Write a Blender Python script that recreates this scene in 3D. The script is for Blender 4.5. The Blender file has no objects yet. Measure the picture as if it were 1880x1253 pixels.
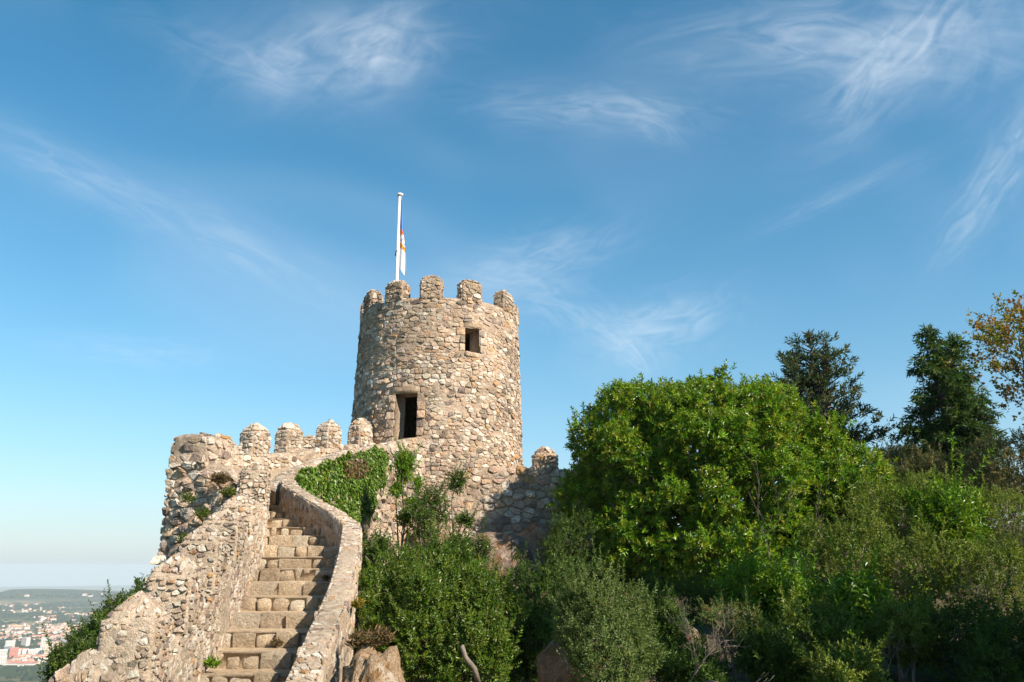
import bpy, math, random
import numpy as np

# ------------------------------------------------------------------ camera, sky, sun
R = math.radians
scene = bpy.context.scene
C = scene.collection
F = 1514.0                       # focal length in photograph pixels (1880 wide)
PITCH = math.atan(413.5 / F)
cam_d = bpy.data.cameras.new('camera')
cam_d.sensor_width = 36.0
cam_d.lens = F * 36.0 / 1880.0
cam_d.clip_start = 0.1
cam_d.clip_end = 120000.0
cam = bpy.data.objects.new('camera', cam_d)
C.objects.link(cam)
cam.rotation_euler = (math.pi / 2 + PITCH, 0, 0)
scene.camera = cam

SUN_AZ, SUN_EL = 51.0, 36.0      # degrees to the right of "behind the camera", height
SUN = np.array([math.cos(R(SUN_EL)) * math.sin(R(SUN_AZ)), -math.cos(R(SUN_EL)) * math.cos(R(SUN_AZ)), math.sin(R(SUN_EL))])
sun_d = bpy.data.lights.new('sun', 'SUN')
sun_d.energy = 5.0
sun_d.angle = R(0.5)
sun_d.color = (1.0, 0.89, 0.75)
sun = bpy.data.objects.new('sun', sun_d)
C.objects.link(sun)
sun.location = (30, -30, 40)
from mathutils import Vector
sun.rotation_euler = Vector(SUN).to_track_quat('Z', 'Y').to_euler()

scene.view_settings.view_transform = 'Standard'
scene.view_settings.look = 'None'
scene.view_settings.exposure = 0.92
scene.view_settings.gamma = 1.0
scene.view_settings.use_curve_mapping = False
scene.render.engine = 'CYCLES'
cy = scene.cycles
cy.use_denoising = True
cy.max_bounces = 6
cy.diffuse_bounces = 3
cy.glossy_bounces = 2
cy.transmission_bounces = 3
cy.volume_bounces = 1
cy.transparent_max_bounces = 4

CP, SP = math.cos(PITCH), math.sin(PITCH)
def ray(px, py):
    x, y = (px - 940.0) / F, (626.5 - py) / F
    return np.array([x, CP - y * SP, SP + y * CP])
def at(px, py, Y):
    d = ray(px, py)
    return d * (Y / d[1])
def proj(P):
    P = np.asarray(P, float)
    yc = P[..., 1] * CP + P[..., 2] * SP
    zc = -P[..., 1] * SP + P[..., 2] * CP
    yc = np.where(np.abs(yc) < 1e-3, 1e-3, yc)
    return 940 + F * P[..., 0] / yc, 626.5 - F * zc / yc, yc

# --- sky: Nishita plus cirrus wisps that sit at fixed directions of the sky
SKY_STRENGTH = 0.09
world = bpy.data.worlds.new('World')
scene.world = world
world.use_nodes = True
wn, wl = world.node_tree.nodes, world.node_tree.links
wn.clear()
w_out = wn.new('ShaderNodeOutputWorld')
w_bg = wn.new('ShaderNodeBackground')
w_bg.inputs['Strength'].default_value = SKY_STRENGTH
sky = wn.new('ShaderNodeTexSky')
sky.sky_type = 'NISHITA'
sky.sun_disc = False
sky.sun_elevation = R(SUN_EL)
sky.sun_rotation = math.atan2(SUN[0], SUN[1])
sky.altitude = 400
sky.air_density = 1.0
sky.dust_density = 0.3
sky.ozone_density = 2.2
def wmath(op, a, b=None, c=None, clamp=False):
    n = wn.new('ShaderNodeMath'); n.operation = op; n.use_clamp = clamp
    for i, v in enumerate((a, b, c)):
        if v is None: continue
        if isinstance(v, (int, float)): n.inputs[i].default_value = v
        else: wl.new(v, n.inputs[i])
    return n.outputs[0]
geo = wn.new('ShaderNodeTexCoord').outputs['Generated']
def wdot(vec):
    n = wn.new('ShaderNodeVectorMath'); n.operation = 'DOT_PRODUCT'
    wl.new(geo, n.inputs[0]); n.inputs[1].default_value = tuple(vec)
    return n.outputs['Value']
def fibre(rot, stretch, scale, detail=7.0, dist=1.2, rough=0.6):
    """noise drawn out into fibres across the sky"""
    m = wn.new('ShaderNodeMapping'); m.vector_type = 'TEXTURE'
    m.inputs['Rotation'].default_value = rot
    m.inputs['Scale'].default_value = stretch
    wl.new(geo, m.inputs['Vector'])
    t = wn.new('ShaderNodeTexNoise')
    t.inputs['Scale'].default_value = scale; t.inputs['Detail'].default_value = detail
    t.inputs['Roughness'].default_value = rough; t.inputs['Distortion'].default_value = dist
    wl.new(m.outputs[0], t.inputs['Vector'])
    return t.outputs['Fac']
def ramp01(v, lo, hi):
    n = wn.new('ShaderNodeMapRange'); n.interpolation_type = 'SMOOTHSTEP'
    wl.new(v, n.inputs['Value'])
    n.inputs['From Min'].default_value = lo; n.inputs['From Max'].default_value = hi
    return n.outputs['Result']
fib_c = fibre((0, R(8), R(20)), (1.6, 1.0, 0.7), 3.0, 0.8)
# px, py, half-length, half-width (photograph pixels), tilt in degrees (up to the right), strength, fibre
WISPS = [
    (635, 92, 165, 66, 20, 0.62, 'a'), (700, 105, 75, 60, 42, 0.42, 'b'), (450, 112, 150, 38, -10, 0.26, 'a'),
    (1540, 72, 240, 62, -14, 0.56, 'a'), (1670, 90, 150, 62, 32, 0.60, 'b'), (1590, 168, 70, 34, 55, 0.28, 'b'),
    (1830, 325, 120, 30, 50, 0.62, 'b'), (1850, 110, 80, 90, 60, 0.28, 'b'),
    (1090, 200, 190, 34, -6, 0.40, 'a'), (1205, 222, 60, 30, -35, 0.30, 'a'),
    (985, 478, 150, 44, 14, 0.44, 'b'), (1035, 560, 110, 40, -26, 0.46, 'a'),
    (1215, 598, 115, 48, 12, 0.58, 'b'), (1160, 645, 62, 32, -40, 0.46, 'a'),
    (130, 318, 150, 30, -18, 0.27, 'a'), (420, 440, 260, 46, -20, 0.25, 'a'),
    (255, 645, 120, 24, 2, 0.32, 'b'), (1560, 350, 140, 16, 16, 0.22, 'b'),
]
total = None
for (px, py, sx, sy, tilt, st, fb) in WISPS:
    c = ray(px, py); c = c / np.linalg.norm(c)
    rt = np.cross(c, (0, 0, 1.0)); rt /= np.linalg.norm(rt)
    up = np.cross(rt, c)
    a = rt * math.cos(R(tilt)) + up * math.sin(R(tilt))
    b = -rt * math.sin(R(tilt)) + up * math.cos(R(tilt))
    x = wmath('DIVIDE', wdot(a), sx / F); y = wmath('DIVIDE', wdot(b), sy / F)
    r2 = wmath('ADD', wmath('MULTIPLY', x, x), wmath('MULTIPLY', y, y))
    g = wmath('EXPONENT', wmath('MULTIPLY', r2, -0.95))
    front = wmath('GREATER_THAN', wdot(c), 0.0)
    g = wmath('MULTIPLY', wmath('MULTIPLY', g, front), st)
    cv = wn.new('ShaderNodeCombineXYZ')
    asp = sx / sy
    # fibres run along the wisp and bend as they go
    bend = wmath('MULTIPLY', wmath('MULTIPLY', x, x), 0.35 if fb == 'a' else -0.35)
    wl.new(wmath('MULTIPLY', x, 0.5 * min(asp, 3.0)), cv.inputs[0]); wl.new(wmath('MULTIPLY', wmath('ADD', y, bend), 1.25), cv.inputs[1]); cv.inputs[2].default_value = px * 0.013 + py * 0.007
    tn = wn.new('ShaderNodeTexNoise'); tn.inputs['Scale'].default_value = 1.3; tn.inputs['Detail'].default_value = 7.0
    tn.inputs['Roughness'].default_value = 0.56; tn.inputs['Distortion'].default_value = 1.1
    wl.new(cv.outputs[0], tn.inputs['Vector'])
    g = wmath('MULTIPLY', g, wmath('ADD', wmath('MULTIPLY', ramp01(tn.outputs['Fac'], 0.26, 0.86), 0.95), 0.16))
    total = g if total is None else wmath('ADD', total, g)
veil = wmath('MULTIPLY', ramp01(fib_c, 0.42, 0.85), 0.12)      # a thin veil over the whole sky
cover = wmath('ADD', wmath('MULTIPLY', total, 0.60), veil, clamp=True)
cover = wmath('MINIMUM', cover, 0.8)
w_mix = wn.new('ShaderNodeMix'); w_mix.data_type = 'RGBA'
wl.new(cover, w_mix.inputs['Factor'])
w_tone = wn.new('ShaderNodeHueSaturation')
wl.new(sky.outputs[0], w_tone.inputs['Color'])
w_tone.inputs['Saturation'].default_value = 1.34
w_tone.inputs['Hue'].default_value = 0.481
el_ = wmath('MAXIMUM', wdot((0, 0, 1.0)), 0.0)
hz_mix = wn.new('ShaderNodeMix'); hz_mix.data_type = 'RGBA'
wl.new(wmath('MULTIPLY', wmath('EXPONENT', wmath('MULTIPLY', el_, -5.0)), 0.82), hz_mix.inputs['Factor'])
wl.new(w_tone.outputs[0], hz_mix.inputs[6]); hz_mix.inputs[7].default_value = (2.75, 3.65, 4.4, 1)
wl.new(hz_mix.outputs[2], w_mix.inputs[6])
w_mix.inputs[7].default_value = (5.6, 6.1, 6.6, 1)
wl.new(w_mix.outputs[2], w_bg.inputs['Color'])
wl.new(w_bg.outputs[0], w_out.inputs['Surface'])

# ------------------------------------------------------------------ numpy helpers
def _hash(ix, iy, iz, seed):
    n = (ix * 374761393 + iy * 668265263 + iz * 2147483647 + seed * 974634777) & 0xFFFFFFFF
    n = ((n ^ (n >> 13)) * 1274126177) & 0x7FFFFFFF
    n = ((n ^ (n >> 16)) * 1103515245) & 0xFFFFFFFF
    return ((n ^ (n >> 15)) & 0xFFFFFF) / float(0xFFFFFF)
def vnoise(P, scale=1.0, seed=0):
    P = np.asarray(P, float) * scale
    i = np.floor(P); f = P - i; f = f * f * (3 - 2 * f)
    i = i.astype(np.int64)
    out = 0
    for dx in (0, 1):
        for dy in (0, 1):
            for dz in (0, 1):
                w = (f[..., 0] if dx else 1 - f[..., 0]) * (f[..., 1] if dy else 1 - f[..., 1]) * (f[..., 2] if dz else 1 - f[..., 2])
                out = out + w * _hash(i[..., 0] + dx, i[..., 1] + dy, i[..., 2] + dz, seed)
    return out * 2 - 1
def fbm(P, scale=1.0, octs=3, seed=0):
    s, a, o = 0, 1.0, 0
    for k in range(octs):
        s = s + a * vnoise(P, scale * 2 ** k, seed + k * 17); o += a; a *= 0.5
    return s / o
def unit(v):
    v = np.asarray(v, float)
    return v / np.maximum(np.linalg.norm(v, axis=-1, keepdims=True), 1e-9)

# ------------------------------------------------------------------ objects
WORLD = {}
def thing(name, label, cat, loc=(0, 0, 0), group=None, kind=None):
    o = bpy.data.objects.new(name, None); C.objects.link(o)
    o.empty_display_size = 0.2
    o.location = tuple(float(v) for v in loc)
    o['label'] = label; o['category'] = cat
    if group: o['group'] = group
    if kind: o['kind'] = kind
    WORLD[o.name] = np.array(loc, float)
    return o
def tag(o, label, cat, group=None, kind=None):
    o['label'] = label; o['category'] = cat
    if group: o['group'] = group
    if kind: o['kind'] = kind
    return o
def mesh(name, V, faces, mat, tint=None, smooth=True, mat_idx=None):
    me = bpy.data.meshes.new(name)
    V = np.asarray(V, np.float32)
    if isinstance(faces, np.ndarray):
        nf, k = faces.shape
        me.vertices.add(len(V)); me.vertices.foreach_set('co', V.ravel())
        me.loops.add(nf * k); me.loops.foreach_set('vertex_index', faces.astype(np.int32).ravel())
        me.polygons.add(nf)
        me.polygons.foreach_set('loop_start', np.arange(0, nf * k, k, dtype=np.int32))
        me.polygons.foreach_set('loop_total', np.full(nf, k, np.int32))
        me.update(calc_edges=True)
    else:
        me.from_pydata([tuple(map(float, v)) for v in V], [], faces)
    for m in (mat if isinstance(mat, (list, tuple)) else [mat]):
        me.materials.append(m)
    n = len(me.polygons)
    me.polygons.foreach_set('use_smooth', np.full(n, bool(smooth)))
    if mat_idx is not None:
        me.polygons.foreach_set('material_index', np.asarray(mat_idx, np.int32))
    if tint is not None:
        at_ = me.attributes.new('tint', 'FLOAT_COLOR', 'POINT')
        t = np.ones((len(V), 4), np.float32); t[:, :3] = tint
        at_.data.foreach_set('color', t.ravel())
    me.update()
    return me
def obj(name, V, faces, mat, parent=None, tint=None, smooth=True, loc=None, kind=None, mat_idx=None):
    """link ONE mesh object; V is in world space, the origin is the parent's (or loc)"""
    V = np.asarray(V, float)
    base = WORLD[parent.name] if parent is not None else (np.array(loc, float) if loc is not None else np.zeros(3))
    me = mesh(name, V - base, faces, mat, tint, smooth, mat_idx)
    o = bpy.data.objects.new(name, me); C.objects.link(o)
    if parent is not None:
        o.parent = parent
    else:
        o.location = tuple(base)
    WORLD[o.name] = base
    if kind: o['kind'] = kind
    return o
class MB:
    """collects shapes that make up ONE part"""
    def __init__(s): s.V, s.F, s.T, s.n = [], [], [], 0
    def add(s, V, F, tint=(1, 1, 1)):
        V = np.asarray(V, float)
        s.V.append(V); s.T.append(np.broadcast_to(np.asarray(tint, float), V.shape).copy())
        s.F += [[i + s.n for i in f] for f in F]; s.n += len(V)
    def build(s, name, mat, parent=None, **k):
        return obj(name, np.concatenate(s.V), s.F, mat, parent, tint=np.concatenate(s.T), **k)
def grid_faces(nu, nv, wrap=False):
    i = np.arange(nu if wrap else nu - 1); j = np.arange(nv - 1)
    a, b = np.meshgrid(i, j, indexing='ij'); a = a.ravel(); b = b.ravel(); a2 = (a + 1) % nu
    return np.stack([a * nv + b, a2 * nv + b, a2 * nv + b + 1, a * nv + b + 1], 1)
def tube(pts, rads, n=6):
    pts = np.asarray(pts, float); k = len(pts)
    tan = np.gradient(pts, axis=0); tan = unit(tan)
    ref = np.array([0.31, 0.2, 0.93]); ref = ref if abs(tan[0] @ ref) < 0.9 else np.array([1.0, 0, 0])
    V = []
    for i in range(k):
        a = unit(np.cross(tan[i], ref)); b = np.cross(tan[i], a)
        for j in range(n):
            t = 2 * math.pi * j / n
            V.append(pts[i] + rads[i] * (math.cos(t) * a + math.sin(t) * b))
    Fc = [[i * n + j, i * n + (j + 1) % n, (i + 1) * n + (j + 1) % n, (i + 1) * n + j] for i in range(k - 1) for j in range(n)]
    Fc.append(list(range(n))[::-1]); Fc.append([(k - 1) * n + j for j in range(n)])
    return np.array(V), Fc

# ------------------------------------------------------------------ materials
def new_mat(name):
    m = bpy.data.materials.new(name); m.use_nodes = True
    nt = m.node_tree
    return m, nt, nt.nodes['Principled BSDF'], nt.nodes['Material Output']
class NT:
    def __init__(s, nt): s.t = nt; s.N = nt.nodes; s.L = nt.links
    def val(s, sock, v):
        if hasattr(v, 'links') or isinstance(v, bpy.types.NodeSocket): s.L.new(v, sock)
        else: sock.default_value = v
    def pos(s): return s.N.new('ShaderNodeNewGeometry').outputs['Position']
    def noise(s, vec, scale, detail=4, rough=0.6, dist=0.0):
        n = s.N.new('ShaderNodeTexNoise'); s.L.new(vec, n.inputs['Vector'])
        n.inputs['Scale'].default_value = scale; n.inputs['Detail'].default_value = detail
        n.inputs['Roughness'].default_value = rough; n.inputs['Distortion'].default_value = dist
        return n.outputs['Fac']
    def voro(s, vec, scale, feature='F1', out='Distance'):
        n = s.N.new('ShaderNodeTexVoronoi'); s.L.new(vec, n.inputs['Vector'])
        n.feature = feature; n.inputs['Scale'].default_value = scale
        return n.outputs[out]
    def rng(s, v, lo, hi, a=0.0, b=1.0, smooth=True):
        n = s.N.new('ShaderNodeMapRange'); n.interpolation_type = 'SMOOTHSTEP' if smooth else 'LINEAR'
        s.L.new(v, n.inputs['Value'])
        n.inputs['From Min'].default_value = lo; n.inputs['From Max'].default_value = hi
        n.inputs['To Min'].default_value = a; n.inputs['To Max'].default_value = b
        return n.outputs['Result']
    def mix(s, fac, a, b, mode='MIX'):
        n = s.N.new('ShaderNodeMix'); n.data_type = 'RGBA'; n.blend_type = mode
        s.val(n.inputs['Factor'], fac)
        for k, v in ((6, a), (7, b)):
            if isinstance(v, tuple): n.inputs[k].default_value = v if len(v) == 4 else v + (1,)
            else: s.L.new(v, n.inputs[k])
        return n.outputs[2]
    def math(s, op, a, b):
        n = s.N.new('ShaderNodeMath'); n.operation = op
        s.val(n.inputs[0], a); s.val(n.inputs[1], b)
        return n.outputs[0]
    def attr(s, name='tint', out='Color'):
        n = s.N.new('ShaderNodeAttribute'); n.attribute_name = name
        return n.outputs[out]
    def scaled(s, vec, sc):
        n = s.N.new('ShaderNodeMapping'); s.L.new(vec, n.inputs['Vector'])
        n.inputs['Scale'].default_value = sc
        return n.outputs[0]
    def bump(s, h, strength, dist, normal=None):
        n = s.N.new('ShaderNodeBump'); s.L.new(h, n.inputs['Height'])
        n.inputs['Strength'].default_value = strength; n.inputs['Distance'].default_value = dist
        if normal is not None: s.L.new(normal, n.inputs['Normal'])
        return n.outputs['Normal']

def stone_material(name, fine=1.0, lichen=0.35, grain=0.02, base=None):
    """weathered stone: the piece's own tint, mottling, pale and orange lichen, dark growth, pitted relief"""
    m, nt, bsdf, out = new_mat(name); g = NT(nt)
    p = g.pos()
    col = g.attr() if base is None else g.mix(1.0, g.attr(), base, 'MULTIPLY')
    mott = g.noise(p, 5.0 * fine, 6, 0.68)
    col = g.mix(1.0, col, g.mix(g.rng(mott, 0.25, 0.75), (0.66, 0.64, 0.62), (1.26, 1.23, 1.2)), 'MULTIPLY')
    broad = g.noise(g.scaled(p, (1, 1, 1.6)), 0.42, 4, 0.6)
    col = g.mix(1.0, col, g.mix(g.rng(broad, 0.3, 0.7), (0.80, 0.79, 0.77), (1.14, 1.13, 1.12)), 'MULTIPLY')
    speck = g.noise(p, 38.0 * fine, 3, 0.7)
    col = g.mix(1.0, col, g.mix(g.rng(speck, 0.3, 0.7), (0.74, 0.73, 0.72), (1.2, 1.2, 1.2)), 'MULTIPLY')
    pale = g.rng(g.noise(p, 2.6 * fine, 5, 0.7), 0.56, 0.70, 0.0, lichen)
    col = g.mix(pale, col, (0.52, 0.49, 0.43))
    dark = g.rng(g.noise(g.scaled(p, (1, 1, 0.6)), 1.7 * fine, 6, 0.75), 0.56, 0.76, 0.0, 0.5)
    col = g.mix(dark, col, (0.13, 0.115, 0.095))
    orange = g.rng(g.noise(p, 4.6 * fine, 4, 0.7, 0.5), 0.645, 0.70, 0.0, 0.7)
    col = g.mix(orange, col, (0.46, 0.24, 0.07))
    nt.links.new(col, bsdf.inputs['Base Color'])
    bsdf.inputs['Roughness'].default_value = 0.92
    bsdf.inputs['Specular IOR Level'].default_value = 0.15
    h = g.math('ADD', g.math('MULTIPLY', g.noise(p, 9.0 * fine, 6, 0.7), 1.0), g.math('MULTIPLY', speck, 0.35))
    nt.links.new(g.bump(h, 0.9, grain), bsdf.inputs['Normal'])
    return m
M = {}
M['stone'] = stone_material('tower_stone', 1.0, 0.45, 0.10)
M['mortar'] = stone_material('lime_mortar', 1.3, 0.25, 0.10)
M['rough'] = stone_material('parapet_rubble', 2.4, 0.55, 0.06)
M['rough_mortar'] = stone_material('parapet_mortar', 2.6, 0.45, 0.07)
M['tread'] = stone_material('worn_tread', 2.0, 0.15, 0.03)
M['rock'] = stone_material('granite_boulder', 0.8, 0.5, 0.16)
_nt = M['rock'].node_tree; _g = NT(_nt); _b = _nt.nodes['Principled BSDF']
_c = _b.inputs['Base Color'].links[0].from_socket
_c = _g.mix(_g.rng(_g.noise(_g.pos(), 2.4, 5, 0.7, 0.6), 0.50, 0.58, 0.0, 0.75), _c, (0.20, 0.105, 0.035))
_c = _g.mix(_g.rng(_g.noise(_g.pos(), 3.9, 5, 0.7, 0.3), 0.57, 0.62, 0.0, 0.7), _c, (0.55, 0.47, 0.37))
_nt.links.new(_c, _b.inputs['Base Color'])

def foliage_material(name, spec=0.35, trans=0.32, rough=0.42):
    m, nt, bsdf, out = new_mat(name); g = NT(nt)
    col = g.attr()
    nt.links.new(col, bsdf.inputs['Base Color'])
    bsdf.inputs['Roughness'].default_value = rough
    bsdf.inputs['Specular IOR Level'].default_value = spec
    tr = nt.nodes.new('ShaderNodeBsdfTranslucent')
    nt.links.new(g.mix(1.0, col, (1.5, 1.55, 0.55), 'MULTIPLY'), tr.inputs['Color'])
    mx = nt.nodes.new('ShaderNodeMixShader'); mx.inputs[0].default_value = trans
    nt.links.new(bsdf.outputs[0], mx.inputs[1]); nt.links.new(tr.outputs[0], mx.inputs[2])
    nt.links.new(mx.outputs[0], out.inputs['Surface'])
    return m
M['leaf'] = foliage_material('broad_leaf', 0.36, 0.24, 0.38)
M['small_leaf'] = foliage_material('small_leaf', 0.25, 0.22, 0.5)
M['needle'] = foliage_material('conifer_needle', 0.15, 0.18, 0.6)
M['dry_leaf'] = foliage_material('autumn_leaf', 0.15, 0.40, 0.6)
def bark_material(name, a, b):
    m, nt, bsdf, out = new_mat(name); g = NT(nt); p = g.pos()
    n = g.noise(g.scaled(p, (1, 1, 0.3)), 14, 5, 0.7)
    nt.links.new(g.mix(g.rng(n, 0.3, 0.7), a, b), bsdf.inputs['Base Color'])
    bsdf.inputs['Roughness'].default_value = 0.9
    nt.links.new(g.bump(n, 0.8, 0.02), bsdf.inputs['Normal'])
    return m
M['bark'] = bark_material('bark', (0.05, 0.038, 0.028), (0.16, 0.125, 0.09))
M['twig'] = bark_material('dry_twig', (0.095, 0.075, 0.058), (0.22, 0.18, 0.14))
def plain_mat(name, col, rough=0.6, spec=0.3):
    m, nt, bsdf, out = new_mat(name); g = NT(nt)
    n = g.noise(g.pos(), 3.0, 4, 0.6)
    nt.links.new(g.mix(g.rng(n, 0.3, 0.7), tuple(c * 0.9 for c in col), tuple(min(1, c * 1.08) for c in col)), bsdf.inputs['Base Color'])
    bsdf.inputs['Roughness'].default_value = rough
    bsdf.inputs['Specular IOR Level'].default_value = spec
    return m
M['white_paint'] = plain_mat('white_paint', (0.78, 0.77, 0.74), 0.35, 0.5)

# ------------------------------------------------------------------ masonry
TAN = [(0.49, 0.38, 0.285), (0.52, 0.395, 0.295), (0.46, 0.365, 0.275), (0.55, 0.445, 0.345), (0.44, 0.355, 0.28), (0.51, 0.365, 0.25)]
PALE = [(0.62, 0.555, 0.47), (0.56, 0.485, 0.395), (0.70, 0.645, 0.56), (0.53, 0.445, 0.355)]
def stone_tint(rng, pale=0.2, ochre=0.05, dark=0.1):
    r = rng.random()
    if r < pale: c = PALE[rng.integers(len(PALE))]
    elif r < pale + ochre * 0.55: c = (0.47, 0.30, 0.155)
    elif r < pale + ochre + dark: c = (0.27, 0.22, 0.18)
    else: c = TAN[rng.integers(len(TAN))]
    return np.clip(np.array(c) * rng.uniform(0.86, 1.12) + rng.normal(0, 0.007, 3), 0.03, 0.75)
def voronoi_cells(u0, u1, v0, v1, w, h, rng):
    """irregular coursed rubble: cells of jittered, coursed seeds"""
    asp = w / h; seeds = []
    v = v0 - h * rng.uniform(0, 0.6)
    while v < v1 + h:
        hh = h * rng.choice([0.5, 0.75, 1.0, 1.25, 1.6], p=[0.15, 0.22, 0.28, 0.22, 0.13])
        u = u0 - w * rng.uniform(0, 1)
        while u < u1 + w:
            ww = w * min(2.5, max(0.35, rng.lognormal(-0.1, 0.52)))
            if rng.random() < 0.24 and hh > 0.8 * h:
                seeds.append((u + ww * rng.uniform(0.3, 0.6), v + hh * 0.25)); seeds.append((u + ww * rng.uniform(0.4, 0.7), v + hh * 0.78))
            else:
                seeds.append((u + ww * 0.5, v + hh * (0.5 + rng.normal(0, 0.16))))
            u += ww
        v += hh
    S = np.array(seeds); S[:, 0] /= asp
    lo, hi = np.array([u0 / asp, v0]), np.array([u1 / asp, v1])
    cell = h * 2.2; buck = {}
    K = np.floor(S / cell).astype(int)
    for i, k in enumerate(map(tuple, K)): buck.setdefault(k, []).append(i)
    out = []
    Sl = S.tolist()
    for i, (sx, sy) in enumerate(Sl):
        if not (lo[0] - h < sx < hi[0] + h and lo[1] - h < sy < hi[1] + h): continue
        kx, ky = K[i]
        near = []
        for dx in (-1, 0, 1):
            for dy in (-1, 0, 1):
                near += buck.get((kx + dx, ky + dy), ())
        near = sorted(((Sl[j][0] - sx) ** 2 + (Sl[j][1] - sy) ** 2, j) for j in near if j != i)[:16]
        B = h * 1.7
        P = [(max(lo[0], sx - B), max(lo[1], sy - B)), (min(hi[0], sx + B), max(lo[1], sy - B)), (min(hi[0], sx + B), min(hi[1], sy + B)), (max(lo[0], sx - B), min(hi[1], sy + B))]
        for d2, j in near:
            nx, ny = Sl[j][0] - sx, Sl[j][1] - sy
            c = nx * (sx + Sl[j][0]) / 2 + ny * (sy + Sl[j][1]) / 2
            Q = []
            for a in range(len(P)):
                p, q = P[a], P[(a + 1) % len(P)]
                dp, dq = nx * p[0] + ny * p[1] - c, nx * q[0] + ny * q[1] - c
                if dp <= 0: Q.append(p)
                if (dp < 0 < dq) or (dq < 0 < dp):
                    t = dp / (dp - dq); Q.append((p[0] + t * (q[0] - p[0]), p[1] + t * (q[1] - p[1])))
            P = Q
            if len(P) < 3: break
        if len(P) < 3: continue
        P = np.array(P); P[:, 0] *= asp
        out.append(P)
    return out
def poly_area(P):
    x, y = P[:, 0], P[:, 1]
    return 0.5 * abs(np.dot(x, np.roll(y, -1)) - np.dot(y, np.roll(x, -1)))
def clip_rect_out(P, rect):
    """keep the part of a cell outside an opening"""
    a0, a1, b0, b1 = rect
    c = P.mean(0)
    if P[:, 0].max() <= a0 or P[:, 0].min() >= a1 or P[:, 1].max() <= b0 or P[:, 1].min() >= b1: return P
    opts = []
    for nx, ny, cc in ((1, 0, a0), (-1, 0, -a1), (0, 1, b0), (0, -1, -b1)):
        Q = []
        for k in range(len(P)):
            p, q = P[k], P[(k + 1) % len(P)]
            dp, dq = nx * p[0] + ny * p[1] - cc, nx * q[0] + ny * q[1] - cc
            if dp <= 0: Q.append(p)
            if (dp < 0 < dq) or (dq < 0 < dp): Q.append(p + (q - p) * dp / (dp - dq))
        if len(Q) >= 3: opts.append(np.array(Q))
    if not opts: return None
    return max(opts, key=poly_area)
def surf_normals(S, u, v, e=0.01):
    du = S(u + e, v) - S(u - e, v); dv = S(u, v + e) - S(u, v - e)
    return unit(np.cross(du, dv))
def lay_stones(S, cells, rng, joint=0.012, proud=0.04, pale=0.2, ochre=0.05, dark=0.1, keep=1.0, flip=1, tilt=0.35, min_area=0.0):
    """turn cells into separate stones bedded in the surface S(u,v); returns a list of stone dicts"""
    out = []
    for P in cells:
        A = poly_area(P)
        if A < max(1e-4, min_area) or rng.random() > keep: continue
        c = P.mean(0); rm = math.sqrt(A / math.pi)
        if (P.max(0) - P.min(0)).min() < 0.3 * rm + joint: continue
        k = max(0.55, 1 - joint / rm)
        Q = c + (P - c) * k
        # knock the corners off
        nx = np.roll(Q, -1, 0)
        ln = np.linalg.norm(nx - Q, axis=1)
        f = rng.uniform(0.07, 0.20)
        Q = np.stack([Q + (nx - Q) * f, Q + (nx - Q) * (1 - f)], 1).reshape(-1, 2)
        if len(Q) > 12: Q = Q[np.sort(rng.choice(len(Q), 12, replace=False))]
        Q = Q + rng.normal(0, 0.045 * rm, Q.shape)
        n = len(Q)
        pr = proud * rng.uniform(0.35, 1.25) * min(1.5, max(0.5, rm / 0.12))
        tl = rng.normal(0, tilt, 2) * pr / rm
        ins = rng.uniform(0.86, 0.95)
        Q1 = c + (Q - c) * ins
        Q2 = c + (Q - c) * rng.uniform(0.35, 0.6) + rng.normal(0, 0.12 * rm, 2)
        w0 = np.full(n, -0.03)
        w1 = pr * (0.8 + rng.normal(0, 0.2, n)) + (Q1 - c) @ tl
        w2 = pr * (1.0 + rng.normal(0, 0.10, n)) + (Q2 - c) @ tl
        uv = np.concatenate([Q, Q1, Q2]); w = np.concatenate([w0, w1, w2])
        out.append(dict(uv=uv, w=w, n=n, A=A, c=c, tint=stone_tint(rng, pale, ochre, dark)))
    if not out: return out
    UV = np.concatenate([s['uv'] for s in out]); W = np.concatenate([s['w'] for s in out])
    Pw = S(UV[:, 0], UV[:, 1]); Nw = surf_normals(S, UV[:, 0], UV[:, 1]) * flip
    X = Pw + Nw * W[:, None]
    i = 0
    for s in out:
        m = len(s['uv']); s['V'] = X[i:i + m]; s['N'] = unit(Nw[i:i + m].mean(0)); i += m
        n = s['n']
        Fc = []
        for k in range(n):
            k2 = (k + 1) % n
            Fc.append([k, k2, n + k2, n + k]); Fc.append([n + k, n + k2, 2 * n + k2, 2 * n + k])
        Fc.append([2 * n + k for k in range(n)])
        # orientation
        a, b, c3 = s['V'][n], s['V'][n + 1], s['V'][2 * n]
        if np.cross(b - a, s['V'][2 * n:].mean(0) - a) @ s['N'] < 0: Fc = [f[::-1] for f in Fc]
        s['F'] = Fc
    return out
def place_stones(root, stones, mat, limit=300, name='stone', rest='small_stones', minpx=5.0):
    """stones: list of (stone, parent). The ones that show largest become parts, the rest one part"""
    scored = []
    for s, par in stones:
        ctr = s['V'].mean(0); px, py, yc = proj(ctr)
        face = max(0.0, -(unit(ctr) @ s['N']))
        inside = -20 < px < 1900 and -20 < py < 1270 and yc > 0
        a = s['A'] * face * (F / max(yc, 0.1)) ** 2 if inside else 0.0
        scored.append((a, s, par))
    order = sorted(range(len(scored)), key=lambda i: -scored[i][0])
    rest_b = MB()
    for rank, i in enumerate(order):
        a, s, par = scored[i]
        if rank < limit and a > minpx ** 2:
            o = obj(name, s['V'], s['F'], mat, par, tint=s['tint'], smooth=False)
        else:
            rest_b.add(s['V'], s['F'], s['tint'])
    if rest_b.n:
        rest_b.build(rest, mat, root, kind='stuff', smooth=False)
    return
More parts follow.
